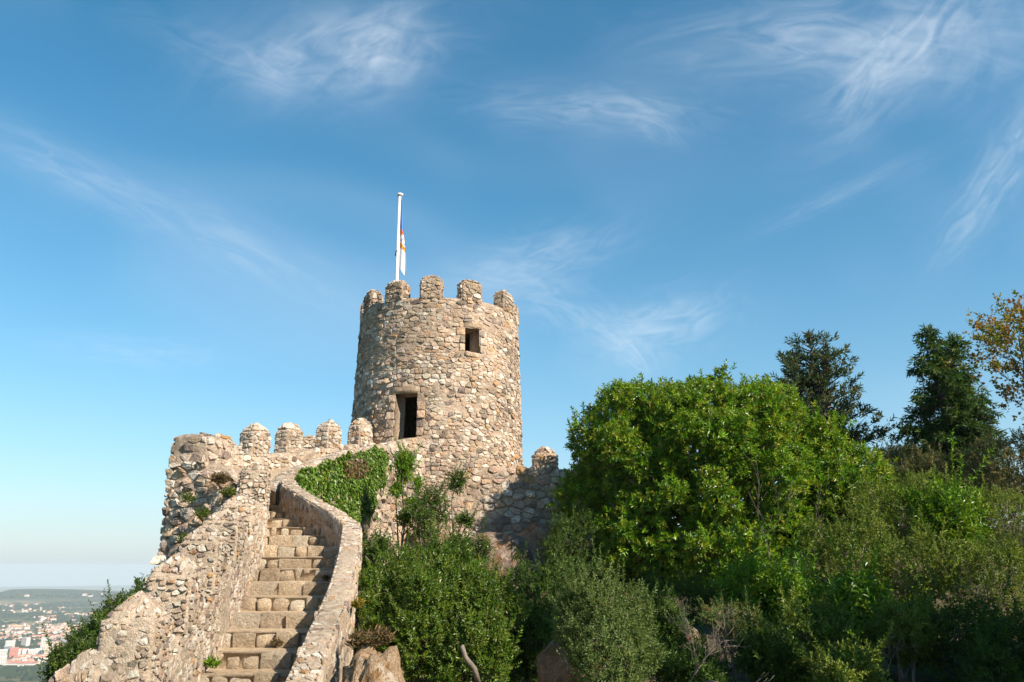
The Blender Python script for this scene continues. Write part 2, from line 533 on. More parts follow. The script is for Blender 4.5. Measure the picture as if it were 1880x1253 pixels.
def core_from(S, u0, u1, v0, v1, nu, nv, amp, seed, flip=1):
    u, v = np.meshgrid(np.linspace(u0, u1, nu), np.linspace(v0, v1, nv), indexing='ij')
    u, v = u.ravel(), v.ravel()
    P = S(u, v); N = surf_normals(S, u, v) * flip
    return P + N * (fbm(P, 2.2, 3, seed) * amp)[:, None]

MORTAR = np.array((0.47, 0.375, 0.285))
MORTAR_PALE = np.array((0.42, 0.345, 0.27))

class Wall:
    """a wall along a plan path: rows of (x, y, z_base, z_top); the front is to the right of the path's direction when side=+1"""
    def __init__(s, rows, thick, side=1, lean=0.0):
        s.rows = np.array(rows, float); s.th = thick; s.side = side; s.lean = lean
        d = np.linalg.norm(np.diff(s.rows[:, :2], axis=0), axis=1)
        s.L = np.concatenate([[0], np.cumsum(d)])
        # smooth the path
        s.len = s.L[-1]
    def _i(s, u, k): return np.interp(u, s.L, s.rows[:, k])
    def xy(s, u):
        e = 0.18
        f = lambda q: np.stack([s._i(q, 0), s._i(q, 1)], -1)
        uc = np.clip(u, 0, s.len)
        ext = (u - uc)[..., None]
        t = unit(f(np.clip(uc + e, 0, s.len)) - f(np.clip(uc - e, 0, s.len)))
        p = (f(np.clip(uc - e, 0, s.len)) + 2 * f(uc) + f(np.clip(uc + e, 0, s.len))) / 4
        p = np.where(((uc < e) | (uc > s.len - e))[..., None], f(uc), p)
        return p + t * ext, t
    def zb(s, u): return s._i(u, 2)
    def zt(s, u): return s._i(u, 3)
    def point(s, u, v, off=0.0):
        """v: height above the base line; off: distance inward from the front face"""
        p, t = s.xy(u)
        n = np.stack([t[..., 1], -t[..., 0]], -1) * s.side
        H = np.maximum(0.3, s.zt(u) - s.zb(u))
        q = p - n * (off + s.lean * np.clip(v, 0, 99))[..., None] if s.lean else p - n * np.broadcast_to(off, np.shape(u))[..., None]
        return np.concatenate([q, (s.zb(u) + v)[..., None]], -1)
    def front(s): return lambda u, v: s.point(u, v)
    def back(s): return lambda u, v: s.point(u, v, s.th)
    def top(s): return lambda u, w: s.point(u, s.zt(u) - s.zb(u), w)
    def core(s, mat, parent, step=0.22, amp=0.03, seed=1, tint=MORTAR, name='wall_core', nv=7, jag=0.05, nt=4, cap=0.06):
        nu = max(4, int(s.len / step)); u = np.linspace(0, s.len, nu)
        H = s.zt(u) - s.zb(u)
        ring = []
        for j in range(nv): ring.append((0.0, j / (nv - 1), 0))
        for j in range(1, nt): ring.append((j / nt, 1.0, 1))
        for j in range(nv): ring.append((1.0, 1 - j / (nv - 1), 0))
        V = []
        for (o, h, top) in ring:
            off = o * s.th
            hh = H * h
            edge = 1.0 if (h == 1.0 and o in (0.0, 1.0)) else 0.0
            P = s.point(u, hh - cap * edge, np.full(nu, off))
            V.append(P)
        V = np.stack(V, 1)                                        # nu, m, 3
        m = V.shape[1]
        ctr = V.mean(1, keepdims=True)
        nz = fbm(V.reshape(-1, 3), 2.0, 3, seed).reshape(nu, m, 1)
        dirs = unit(V - ctr); dirs[..., 2] *= 0.3
        V = V + dirs * nz * amp
        jz = fbm(V.reshape(-1, 3), 1.6, 3, seed + 5).reshape(nu, m)
        topm = np.array([1.0 if h == 1.0 else 0.0 for (o, h, t) in ring])
        V[..., 2] += jz * jag * topm
        Fc = grid_faces(nu, m).tolist()
        n0 = list(range(m)); n1 = [(nu - 1) * m + k for k in range(m)]
        Fc += [n0[::-1], n1]
        if s.side > 0: Fc = [f[::-1] for f in Fc]
        return obj(name, V.reshape(-1, 3), Fc, mat, parent, tint=tint)

def block_shape(L, T, H, hip, n=6.0, power=1.5):
    """maps points of the unit cube's surface to a rounded block with a hipped, domed top (z from 0)"""
    def f(p):
        x, y, z = p[..., 0], p[..., 1], p[..., 2]
        m = np.maximum(np.abs(x), np.abs(y))
        k = m / np.maximum((np.abs(x) ** n + np.abs(y) ** n) ** (1 / n), 1e-6)
        X, Y = x * k * L / 2, y * k * T / 2
        h = (z + 1) / 2 * H
        h = h + np.where(z > 0.999, hip * (1 - m ** power), 0)
        s = 1 - 0.05 * np.clip((z + 1) / 2, 0, 1) ** 3
        return np.stack([X * s, Y * s, h], -1)
    return f
class Merlon:
    def __init__(s, base, direc, L, T, H, hip, shear=0.0, rough=6.0, power=1.5):
        s.b = np.array(base, float); d = np.array([direc[0], direc[1], 0.0]); s.d = unit(d)
        s.n = np.array([s.d[1], -s.d[0], 0.0]); s.L, s.T, s.H, s.hip, s.sh = L, T, H, hip, shear
        s.f = block_shape(L, T, H, hip, rough, power)
    def world(s, q):
        z = q[..., 2] + s.sh * q[..., 0]
        return s.b + q[..., 0:1] * s.d + q[..., 1:2] * s.n + z[..., None] * np.array([0, 0, 1.0])
    def face(s, which):
        """S(u,v) for a face, in metres"""
        def S(u, v):
            a = np.asarray(u, float); b = np.asarray(v, float)
            if which == 'n': p = np.stack([a / (s.L / 2), np.ones_like(a), b / s.H * 2 - 1], -1)
            elif which == 'b': p = np.stack([-a / (s.L / 2), -np.ones_like(a), b / s.H * 2 - 1], -1)
            elif which == 'd': p = np.stack([np.ones_like(a), -a / (s.T / 2), b / s.H * 2 - 1], -1)
            elif which == 'e': p = np.stack([-np.ones_like(a), a / (s.T / 2), b / s.H * 2 - 1], -1)
            else: p = np.stack([a / (s.L / 2), b / (s.T / 2), np.ones_like(a)], -1)
            p = np.clip(p, -1.0, 1.0)
            return s.world(s.f(p))
        ext = {'n': s.L, 'b': s.L, 'd': s.T, 'e': s.T, 't': s.L}[which]
        return S, (-ext / 2, ext / 2) + ((0.0, s.H) if which != 't' else (-s.T / 2, s.T / 2))
    def mesh(s, n=9, amp=0.025, seed=0, sc=3.0):
        t = np.linspace(-1, 1, n); A, B = np.meshgrid(t, t, indexing='ij'); A, B = A.ravel(), B.ravel(); O = np.ones_like(A)
        V, Fc, k = [], [], 0
        for p, flip in ((np.stack([A, O, B], -1), 1), (np.stack([A, -O, B], -1), 0), (np.stack([O, A, B], -1), 0), (np.stack([-O, A, B], -1), 1), (np.stack([A, B, O], -1), 0)):
            P = s.world(s.f(p))
            ctr = s.b + np.array([0, 0, s.H / 2])
            P = P + unit(P - ctr) * ((fbm(P, sc, 3, seed) + (0.45 * fbm(P, sc * 4.5, 2, seed + 3) if n > 12 else 0) - 0.38) * amp)[:, None]
            g = grid_faces(n, n)
            if flip: g = g[:, ::-1]
            V.append(P); Fc.append(g + k); k += len(P)
        return np.concatenate(V), np.concatenate(Fc)
    def build(s, parent, mat, seed, tint, stones=None, srng=None, w=0.3, h=0.2, faces='nbdet', amp=0.03, name='merlon', n=9, **k):
        V, Fc = s.mesh(n, amp, seed)
        # inset so that stones stand proud of it
        o = obj(name, V, Fc, mat, parent, tint=tint)
        if stones is not None:
            for fc in faces:
                S, (a0, a1, b0, b1) = s.face(fc)
                m = 0.03
                cl = voronoi_cells(a0 + m, a1 - m, b0 + m, b1 - m * 0.5, w, h, srng)
                for st in lay_stones(S, cl, srng, flip=-1 if fc == 't' else 1, **k):
                    stones.append((st, o))
        return o

# ------------------------------------------------------------------ terrain and far land
PLAIN = -230.0
def ground_z(x, y):
    x = np.asarray(x, float); y = np.asarray(y, float)
    z = -2.5 + 0.10 * np.clip(y - 9, 0, 40)
    z = z + 0.05 * np.clip(x - 3, 0, 40) * np.clip((y - 6) / 14, 0, 1) - 0.002 * np.clip(x - 16, 0, 60) ** 2
    # the bank that carries the stair
    stair = -2.1 + 0.33 * np.clip(y - 8, 0, 12)
    edge = np.interp(y, [5, 9.2, 12, 15.3, 16.2, 17.4, 19, 20.3, 24.6, 30.9, 34], [-2.1, -2.3, -2.45, -2.95, -3.5, -4.4, -5.45, -5.4, -4.8, -3.5, -3.2])
    k = np.clip((edge - x) / 0.3 + 0.5, 0, 1); k = k * k * (3 - 2 * k)
    kk = np.clip((y - 4) / 4, 0, 1) * (1 - np.clip((y - 30) / 10, 0, 1))
    z = z + (np.maximum(stair - 0.5, z) - z) * k * kk
    # falls away on the left and behind
    z = z - 0.95 * np.clip(-(x + 5.3 + 0.22 * np.clip(y - 14, 0, 30)), 0, 4000)
    z = z - 0.35 * np.clip(y - 46, 0, 4000) - 0.3 * np.clip(-y - 8, 0, 4000) - 0.25 * np.clip(x - 60, 0, 4000)
    P = np.stack([x, y, np.zeros_like(x)], -1)
    z = z + 0.25 * fbm(P, 0.35, 3, 3)
    r = np.hypot(x, y)
    far = PLAIN + 6 * fbm(P, 1 / 700., 3, 9)
    # low hills at the far side of the plain
    az = np.degrees(np.arctan2(x, y))
    hill = 64 * np.exp(-((r - 6900) / 650) ** 2) * (0.35 + 0.65 * np.clip((az + 31.6) / 1.4, 0, 1)) * (0.9 + 0.55 * fbm(P, 1 / 700., 4, 21))
    # beyond the hills the land drops to the coast
    hill -= 175 * np.clip((r - 8000) / 4500, 0, 1) ** 1.3
    hill += 75 * np.exp(-((r - 14500) / 1500) ** 2) * (0.5 + 0.7 * fbm(P, 1 / 1500., 4, 33))
    far = far + hill
    k2 = 14.0
    d = z - far
    return far + np.where(d > 60, d, k2 * np.log1p(np.exp(np.clip(d / k2, -40, 40))))
az = np.concatenate([np.arange(-180, -44, 4), np.arange(-44, -16, 0.25), np.arange(-16, 44, 1.5), np.arange(44, 180, 4)])
rr = np.concatenate([np.linspace(0.6, 60, 90), np.geomspace(62, 900, 60), np.geomspace(930, 16000, 170), np.geomspace(16500, 20500, 6)])
A_, R_ = np.meshgrid(np.radians(az), rr, indexing='ij')
gx, gy = np.sin(A_) * R_, np.cos(A_) * R_
GV = np.stack([gx, gy, ground_z(gx, gy)], -1).reshape(-1, 3)
GF = grid_faces(len(az), len(rr), wrap=True)[:, ::-1]
GV = np.concatenate([GV, [[0, 0, float(ground_z(0.0, 0.0))]]])
nr = len(rr); ctr_i = len(GV) - 1
GFl = GF.tolist() + [[ctr_i, ((i + 1) % len(az)) * nr, i * nr] for i in range(len(az))]
m, nt, bsdf, out = new_mat('ground_soil_and_fields'); g = NT(nt); p = g.pos()
litter = g.mix(g.rng(g.noise(p, 2.2, 6, 0.7), 0.35, 0.65), (0.055, 0.042, 0.026), (0.13, 0.10, 0.06))
litter = g.mix(g.rng(g.noise(p, 0.5, 4, 0.6), 0.48, 0.62), litter, (0.045, 0.06, 0.02))
fieldcol = g.voro(g.scaled(p, (1, 1, 0)), 0.0042, 'F1', 'Color')
sep = nt.nodes.new('ShaderNodeSeparateColor'); nt.links.new(fieldcol, sep.inputs[0])
fields = g.mix(g.rng(sep.outputs[0], 0.35, 0.8), (0.10, 0.115, 0.045), (0.24, 0.195, 0.115))
fields = g.mix(g.rng(g.noise(g.scaled(p, (1, 1, 0)), 0.0016, 6, 0.65), 0.44, 0.56), fields, (0.035, 0.055, 0.022))
fields = g.mix(g.rng(g.noise(g.scaled(p, (1, 1, 0)), 0.02, 4, 0.7), 0.5, 0.62, 0, 0.6), fields, (0.03, 0.045, 0.02))
sp = nt.nodes.new('ShaderNodeSeparateXYZ'); nt.links.new(p, sp.inputs[0])
wood = g.mix(g.rng(g.noise(p, 0.012, 5, 0.7), 0.42, 0.62), (0.022, 0.038, 0.018), (0.05, 0.065, 0.03))
fields = g.mix(g.rng(sp.outputs[2], PLAIN + 14, PLAIN + 32), fields, wood)
col = g.mix(g.rng(sp.outputs[2], PLAIN + 110, PLAIN + 160), fields, litter)
nt.links.new(col, bsdf.inputs['Base Color']); bsdf.inputs['Roughness'].default_value = 1.0
bsdf.inputs['Specular IOR Level'].default_value = 0.05
nt.links.new(g.bump(g.noise(p, 3.0, 5, 0.7), 0.8, 0.08), bsdf.inputs['Normal'])
ground = obj('ground', GV, GFl, m, kind='structure')
ground['label'] = 'soil hillside falling to the far plain of fields and woods'

def on_plain(px, py):
    px, py = np.asarray(px, float), np.asarray(py, float)
    x, y = (px - 940.0) / F, (626.5 - py) / F
    d = np.stack([x, CP - y * SP, SP + y * CP], -1)
    t = PLAIN / d[..., 2]
    for _ in range(12):
        P = d * t[..., None]; t = ground_z(P[..., 0], P[..., 1]) / d[..., 2]
    return d * t[..., None]

# air: a thin even haze round everything
hz = bpy.data.materials.new('air_haze'); hz.use_nodes = True
hn = hz.node_tree.nodes; hn.clear()
ho = hn.new('ShaderNodeOutputMaterial'); hv = hn.new('ShaderNodeVolumePrincipled')
hv.inputs['Color'].default_value = (0.74, 0.83, 0.90, 1); hv.inputs['Density'].default_value = 0.00008
hv.inputs['Anisotropy'].default_value = 0.0
hz.node_tree.links.new(hv.outputs[0], ho.inputs['Volume'])
X, z0, z1 = 21500.0, float(GV[:, 2].min()) - 1.0, 26.0
hbV = [(sx * X, sy * X, z) for z in (z0, z1) for sy in (-1, 1) for sx in (-1, 1)]
hbF = [[0, 2, 3, 1], [4, 5, 7, 6], [0, 1, 5, 4], [1, 3, 7, 5], [3, 2, 6, 7], [2, 0, 4, 6]]
haze = obj('haze', hbV, hbF, hz, smooth=False, kind='stuff')
haze['label'] = 'thin blue haze over the plain'

# ------------------------------------------------------------------ stair (a run of thirteen and more steps)
def step_d(k): return 10.4 + 0.58 * k + 0.006 * k * k
def step_z(k): return -1.245 + 0.2 * k
LEFT = np.array([(5.0, -3.22), (6.7, -3.30), (7.7, -3.38), (8.6, -3.47), (10.4, -3.68), (12.8, -3.97), (15.4, -4.48), (18.2, -5.30), (19.6, -5.75), (22, -6.3)])
RIGHT = np.array([(5.0, -2.20), (9.2, -2.42), (12.0, -2.58), (13.5, -2.77), (15.3, -3.08), (16.2, -3.55), (17.4, -4.38), (18.6, -5.12), (19.4, -5.42), (22, -5.2)])
def left_x(d): return np.interp(d, LEFT[:, 0], LEFT[:, 1])
def right_x(d): return np.interp(d, RIGHT[:, 0], RIGHT[:, 1])
def stair_z(d):
    d = np.asarray(d, float)
    k = np.arange(-12, 20); return np.interp(d, step_d(k), step_z(k))
rng = np.random.default_rng(11)
stair = thing('stone_staircase', 'worn pale stone steps climbing between two rubble parapets', 'staircase', (-3.1, 10.4, -1.5))
def rough_box(x0, x1, y0, y1, z0, z1, r, rng, seed, amp=0.012, n=5, taper=0.0):
    """a hewn block: box with rounded edges and uneven faces"""
    h = np.array([(x1 - x0) / 2, (y1 - y0) / 2, (z1 - z0) / 2]); c = np.array([(x0 + x1) / 2, (y0 + y1) / 2, (z0 + z1) / 2])
    r = min(r, h.min() * 0.8)
    e = np.array([-1, -0.72, 0, 0.72, 1.0]) if n == 5 else np.linspace(-1, 1, n)
    A, B = np.meshgrid(e, e, indexing='ij'); A, B = A.ravel(), B.ravel(); O = np.ones_like(A)
    V, Fc, k = [], [], 0
    for p, flip in ((np.stack([A, O, B], -1), 1), (np.stack([A, -O, B], -1), 0), (np.stack([O, A, B], -1), 0), (np.stack([-O, A, B], -1), 1), (np.stack([A, B, O], -1), 0), (np.stack([A, B, -O], -1), 1)):
        q = p * h
        inner = np.clip(q, -(h - r), h - r)
        q = inner + unit(q - inner) * r * (np.linalg.norm(q - inner, axis=1, keepdims=True) > 1e-6)
        P = q + c
        if taper: P[:, 1] += taper * (z1 - P[:, 2]) * (q[:, 1] < 0)
        P = P + unit(q / h) * (fbm(P, 6.0, 3, seed) * amp)[:, None]
        g_ = grid_faces(len(e), len(e))
        if flip: g_ = g_[:, ::-1]
        V.append(P); Fc.append(g_ + k); k += len(P)
    return np.concatenate(V), np.concatenate(Fc)
STEP_T = [(0.55, 0.47, 0.36), (0.51, 0.42, 0.31), (0.60, 0.53, 0.42), (0.47, 0.38, 0.27), (0.56, 0.46, 0.33)]
M['hewn'] = stone_material('hewn_step_stone', 3.4, 0.8, 0.11)
for k in range(-6, 16):
    d, z = float(step_d(k)), float(step_z(k)); d2 = float(step_d(k + 1)) + 0.25
    x0, x1 = float(left_x(d)) - 0.12, float(right_x(d)) + 0.12
    if x1 - x0 < 0.45: x1 = x0 + 0.9
    # the earth and rubble bed of this step, with its dusty tread
    nu_, nv_ = 14, 6
    uu, vv = np.meshgrid(np.linspace(x0 - 0.1, x1 + 0.1, nu_), np.linspace(d + 0.045, d2, nv_), indexing='ij')
    top = np.stack([uu, vv, np.full_like(uu, z + 0.006)], -1).reshape(-1, 3)
    top[:, 1] += np.where(np.arange(len(top)) % nv_ == 0, fbm(top, 7.0, 3, k + 20) * 0.05 + 0.02, 0)
    top[:, 2] += fbm(top, 4.0, 3, k + 50) * 0.012 - np.where(np.arange(len(top)) % nv_ == 0, 0.02, 0)
    bot = top.copy(); bot[:, 2] = z - 0.42
    gf = grid_faces(nu_, nv_)
    Fc = gf.tolist() + (gf[:, ::-1] + len(top)).tolist()
    nt_ = len(top)
    for i in range(nu_ - 1): Fc.append([i * nv_, nt_ + i * nv_, nt_ + (i + 1) * nv_, (i + 1) * nv_][::-1])
    stp = obj('step', np.concatenate([top, bot]), Fc, M['tread'], stair, tint=np.array((0.46, 0.36, 0.245)))
    # the hewn kerb stones of its riser
    x = x0; cobbly = rng.random() < 0.6
    while x < x1 - 0.05:
        cob = rng.random() < (0.75 if cobbly else 0.25)
        w = rng.uniform(0.13, 0.30) if cob else rng.uniform(0.26, 0.56)
        if x + w > x1 - 0.16: w = x1 - x
        gap = rng.uniform(0.0015, 0.006)
        zt = z + rng.normal(0, 0.012); fy = d + rng.normal(0, 0.022)
        dep = rng.uniform(0.20, 0.28)
        t_ = np.array(STEP_T[rng.integers(len(STEP_T))]) * rng.uniform(1.0, 1.25) * (1.1 if cob else 0.98)
        if rng.random() < 0.16 and w > 0.3:      # two courses here
            zm = z - rng.uniform(0.09, 0.13)
            V, Fc = rough_box(x + gap, x + w - gap, fy, fy + dep, zm + 0.004, zt, 0.03, rng, k * 31 + int(x * 100) % 97, 0.016)
            obj('step_stone', V, Fc, M['hewn'], stp, tint=t_)
            xm = x + w * rng.uniform(0.4, 0.6)
            for xa, xb in ((x, xm), (xm, x + w)):
                V, Fc = rough_box(xa + gap, xb - gap, fy + 0.03, fy + dep, z - 0.235, zm - 0.006, 0.035, rng, k * 17 + int(xa * 100) % 91, 0.016)
                obj('step_stone', V, Fc, M['hewn'], stp, tint=t_ * rng.uniform(0.85, 1.1))
        else:
            V, Fc = rough_box(x + gap, x + w - gap, fy, fy + dep, z - 0.235, zt - (0.012 if cob else 0), rng.uniform(0.05, 0.085) if cob else rng.uniform(0.012, 0.03), rng, k * 13 + int(x * 100) % 89, 0.05, taper=0.13)
            obj('step_stone', V, Fc, M['hewn'], stp, tint=t_)
        x += w

# ------------------------------------------------------------------ parapets of the stair
rng = np.random.default_rng(5)
PAR = np.array((0.55, 0.455, 0.35))
lp = thing('stair_parapet', 'thick rubble parapet with stepped merlons on the valley side of the stairs', 'parapet wall', (-3.9, 10.4, -1.5))
ds = np.array([4.5, 6, 7.5, 9, 10.5, 12, 13.5, 15, 16.2, 17.2, 18.2, 19.0])
rows = [(float(left_x(d)), d, float(stair_z(d)) - 0.5, float(stair_z(d)) + 0.80) for d in ds]
rows[-3] = (float(left_x(17.2)), 17.2, float(stair_z(17.2)) - 0.5, float(stair_z(17.2)) + 0.85)
rows[-2] = (float(left_x(18.2)), 18.2, float(stair_z(18.2)) - 0.5, float(stair_z(18.2)) + 0.7)
rows[-1] = (float(left_x(19.0)), 19.0, float(stair_z(19.0)) - 0.5, float(stair_z(19.0)) + 0.6)
W1 = Wall(rows, 0.52, side=1)
W1.core(M['rough_mortar'], lp, step=0.12, amp=0.05, seed=71, tint=PAR, nv=10, jag=0.07, nt=6, cap=0.08)
stones = []
cl = voronoi_cells(0.2, W1.len - 0.1, 0.35, 1.35, 0.115, 0.082, rng)
cl = [c for c in cl if c.mean(0)[1] < float(W1.zt(c.mean(0)[0]) - W1.zb(c.mean(0)[0])) - 0.03]
stones += [(s, lp) for s in lay_stones(W1.front(), cl, rng, joint=0.009, proud=0.030, pale=0.62, ochre=0.05, dark=0.05, keep=0.92, tilt=0.3)]
cl = voronoi_cells(0.2, W1.len - 0.1, 0.03, 0.5, 0.16, 0.12, rng)
stones += [(s, lp) for s in lay_stones(W1.top(), cl, rng, joint=0.016, proud=0.015, pale=0.4, ochre=0.08, dark=0.05, keep=0.45)]
#          d centre, length, height above the wall top, hip
for i, (d, L, H, hp, T) in enumerate([(6.50, 0.60, 0.50, 0.24, 0.54), (7.60, 0.60, 0.54, 0.26, 0.56), (8.74, 0.62, 0.56, 0.26, 0.56), (9.95, 0.62, 0.54, 0.24, 0.54), (11.1, 0.62, 0.54, 0.22, 0.54),
                                   (12.3, 0.66, 0.46, 0.2, 0.54), (13.5, 0.72, 0.40, 0.18, 0.52), (15.5, 0.62, 0.54, 0.18, 0.56)]):
    e = 0.3
    t = unit(np.array([float(left_x(d + e) - left_x(d - e)), 2 * e]))
    sl = float(stair_z(d + e) - stair_z(d - e)) / (2 * e)
    n2 = np.array([t[1], -t[0]])
    zt = float(np.interp(d, ds, [r[3] for r in rows]))
    b = np.array([float(left_x(d)) - n2[0] * (T / 2 - 0.01), d - n2[1] * (T / 2 - 0.01), zt - 0.12])
    mm = Merlon(b, t, L, T, H + 0.1, hp, shear=sl * 0.15, rough=10.0, power=1.15)
    mm.build(lp, M['rough_mortar'], 200 + i, PAR * rng.uniform(0.94, 1.04), stones, rng, w=0.105, h=0.075, amp=0.05, n=23, joint=0.008, proud=0.024, pale=0.55, ochre=0.05, dark=0.08, keep=0.8)
place_stones(lp, stones, M['rough'], minpx=4.0)

rp = thing('stair_parapet', 'low curving parapet with sloping top on the bush side of the stairs', 'parapet wall', (-2.6, 11.0, -1.5))
rd = np.array([5.0, 7, 9.2, 10.6, 12.0, 13.5, 14.6, 15.3, 15.75, 16.3, 17.0, 17.7, 18.4, 19.0, 19.45])
rows = []
for d in rd:
    hp_ = 0.40 + 0.08 * np.clip((d - 15) / 3, 0, 1)
    rows.append((float(right_x(d)), d, float(stair_z(d)) - 2.2, float(stair_z(d)) + hp_))
W2 = Wall(rows, 0.36, side=-1)
W2.core(M['rough_mortar'], rp, step=0.10, amp=0.035, seed=81, tint=PAR * 0.97, nv=10, jag=0.03, nt=6, cap=0.035)
stones = []
cl = voronoi_cells(0.1, W2.len - 0.1, 0.015, 0.345, 0.15, 0.075, rng)
cl = [np.stack([c[:, 0], c[:, 1]], 1) for c in cl]
# top: long stones across the wall
def top_cross(u, w): return W2.top()(u, w)
cl = [c for c in voronoi_cells(0.1, W2.len - 0.1, 0.015, 0.345, 0.085, 0.13, rng)]
stones += [(s, rp) for s in lay_stones(top_cross, cl, rng, joint=0.008, proud=0.020, pale=0.5, ochre=0.04, dark=0.04, keep=0.9, flip=-1)]
for S, fl in ((W2.front(), 1), (W2.back(), -1)):
    cl = [c for c in voronoi_cells(0.1, W2.len - 0.05, 0.8, 2.7, 0.15, 0.11, rng) if c.mean(0)[1] < float(W2.zt(c.mean(0)[0]) - W2.zb(c.mean(0)[0])) - 0.05]
    stones += [(s, rp) for s in lay_stones(S, cl, rng, joint=0.012, proud=0.024, pale=0.4, ochre=0.06, dark=0.08, keep=0.75, flip=-fl)]
place_stones(rp, stones, M['rough'], minpx=4.0)

# ------------------------------------------------------------------ upper flight: ramp, its outer wall, the battlement wall, the corner bastion
rng = np.random.default_rng(21)
RW = [at(507, 899, 19.0), at(545, 866, 20.3), at(600, 844, 22.3), at(650, 828, 24.6), at(705, 817, 27.2), at(760, 805, 29.6), at(790, 802, 30.9)]
rw = thing('ramp_wall', 'rubble wall under the upper ramp, its left half covered in ivy', 'wall', (-4.4, 25, 0.5))
W3 = Wall([(p[0], p[1], -1.6, p[2]) for p in RW], 0.42, side=1)
W3.core(M['mortar'], rw, step=0.2, amp=0.05, seed=91, tint=MORTAR_PALE, nv=14, jag=0.05, nt=4, cap=0.06)
stones = []
cl = [c for c in voronoi_cells(0.1, W3.len - 0.05, 0.3, 6.6, 0.30, 0.21, rng) if c.mean(0)[1] < float(W3.zt(c.mean(0)[0])) + 1.6 - 0.08]
stones += [(s, rw) for s in lay_stones(W3.front(), cl, rng, joint=0.016, proud=0.045, pale=0.35, ochre=0.06, dark=0.12, keep=0.95)]
cl = voronoi_cells(0.1, W3.len - 0.1, 0.02, 0.4, 0.12, 0.18, rng)
stones += [(s, rw) for s in lay_stones(W3.top(), cl, rng, joint=0.012, proud=0.02, pale=0.5, ochre=0.05, dark=0.04, keep=0.8)]
place_stones(rw, stones, M['stone'])

B0, B1 = np.array([-8.25, 22.8]), np.array([-5.15, 31.3])
bw = thing('battlement_wall', 'pale rubble battlement wall with four merlons leading up to the tower', 'wall', (-6.7, 27, 1.2))
zt0, zt1 = at(395, 846, 22.8)[2], at(690, 810, 31.0)[2]
rows = []
for f in np.linspace(0, 1, 8):
    p = B0 + (B1 - B0) * f
    rows.append((p[0], p[1], 1.2 + 1.6 * f, zt0 + (zt1 - zt0) * f))
W4 = Wall(rows, 0.55, side=1)
W4.core(M['mortar'], bw, step=0.2, amp=0.05, seed=95, tint=MORTAR_PALE * 1.2, nv=9, jag=0.05)
stones = []
cl = [c for c in voronoi_cells(0.05, W4.len - 0.05, 0.05, 2.3, 0.27, 0.17, rng) if c.mean(0)[1] < float(W4.zt(c.mean(0)[0]) - W4.zb(c.mean(0)[0])) - 0.04]
stones += [(s, bw) for s in lay_stones(W4.front(), cl, rng, joint=0.014, proud=0.045, pale=0.65, ochre=0.04, dark=0.06)]
dW = unit(B1 - B0); nW = np.array([dW[1], -dW[0]])
for i, (px, py, L, H, hp) in enumerate([(424, 842, 0.5, 0.28, 0.1), (466, 838, 0.86, 0.70, 0.27), (530, 823, 0.86, 0.66, 0.26), (603, 815, 0.9, 0.66, 0.3), (661, 811, 0.98, 0.66, 0.3)]):
    # where this line of sight meets the wall's plan line (middle of its thickness)
    a = ray(px, py); a2 = a[:2]
    q0 = B0 - nW * 0.27
    Mx = np.array([[a2[0], -dW[0]], [a2[1], -dW[1]]]); sol = np.linalg.solve(Mx, q0)
    u = sol[1]; P = q0 + dW * u
    mm = Merlon((P[0], P[1], float(W4.zt(np.array([u]))[0]) - 0.08), dW, L, 0.54, H + 0.08, hp, shear=0.1, rough=14.0, power=(1.6, 1.5, 2.0, 1.5, 1.7)[i])
    mm.build(bw, M['mortar'], 300 + i, MORTAR_PALE * 1.3, stones, rng, w=0.22, h=0.15, amp=0.05, n=11, joint=0.012, proud=0.04, pale=0.7, ochre=0.08, dark=0.05, keep=0.95)
place_stones(bw, stones, M['stone'])

bs = thing('corner_bastion', 'rough corner bastion of big loose stones with weeds in its joints', 'bastion', (-8.3, 22.5, 0))
BSr = [(-9.36, 22.7), (-8.9, 22.55), (-8.3, 22.4), (-7.6, 22.25), (-6.6, 22.05)]
zt_b = [2.72, 2.74, 2.72, 2.5, 2.0]
W5 = Wall([(x, y, -1.6, z) for (x, y), z in zip(BSr, zt_b)], 1.3, side=1)
W5.core(M['mortar'], bs, step=0.16, amp=0.10, seed=99, tint=MORTAR * 0.85, nv=18, jag=0.12)
stones = []
cl = [c for c in voronoi_cells(-0.08, W5.len - 0.05, 0.2, 4.35, 0.36, 0.27, rng) if c.mean(0)[1] < float(W5.zt(c.mean(0)[0]) + 1.6) - 0.05]
stones += [(s, bs) for s in lay_stones(W5.front(), cl, rng, joint=0.018, proud=0.075, pale=0.45, ochre=0.03, dark=0.10, tilt=0.5)]
mm = Merlon((-8.78, 22.95, 2.62), (1, -0.2), 1.12, 0.8, 0.84, 0.13, rough=14.0, power=2.2)
mm.build(bs, M['mortar'], 321, MORTAR_PALE, stones, rng, w=0.34, h=0.24, amp=0.09, n=13, joint=0.022, proud=0.03, pale=0.45, ochre=0.06, dark=0.08, keep=0.6)
mm = Merlon((-8.38, 23.5, 2.7), (0.34, 0.94), 0.9, 0.6, 0.78, 0.18, rough=12.0, power=1.8)
mm.build(bs, M['mortar'], 322, MORTAR_PALE * 1.05, stones, rng, w=0.3, h=0.2, amp=0.07, n=13, joint=0.02, proud=0.03, pale=0.5, ochre=0.06, dark=0.08, keep=0.6)
# the left quoin: big blocks that break the outline
for k in range(11):
    z = -0.5 + k * 0.31
    x = -9.34 + rng.uniform(-0.05, 0.05)
    V, Fc = rough_box(x - rng.uniform(0.0, 0.10), x + rng.uniform(0.3, 0.6), 22.62 + rng.uniform(-0.08, 0.04), 23.3, z, z + 0.28, 0.1, rng, 400 + k, 0.05)
    obj('stone', V, Fc, M['stone'], bs, tint=stone_tint(rng, 0.4, 0.03, 0.1))
place_stones(bs, stones, M['stone'], limit=285)

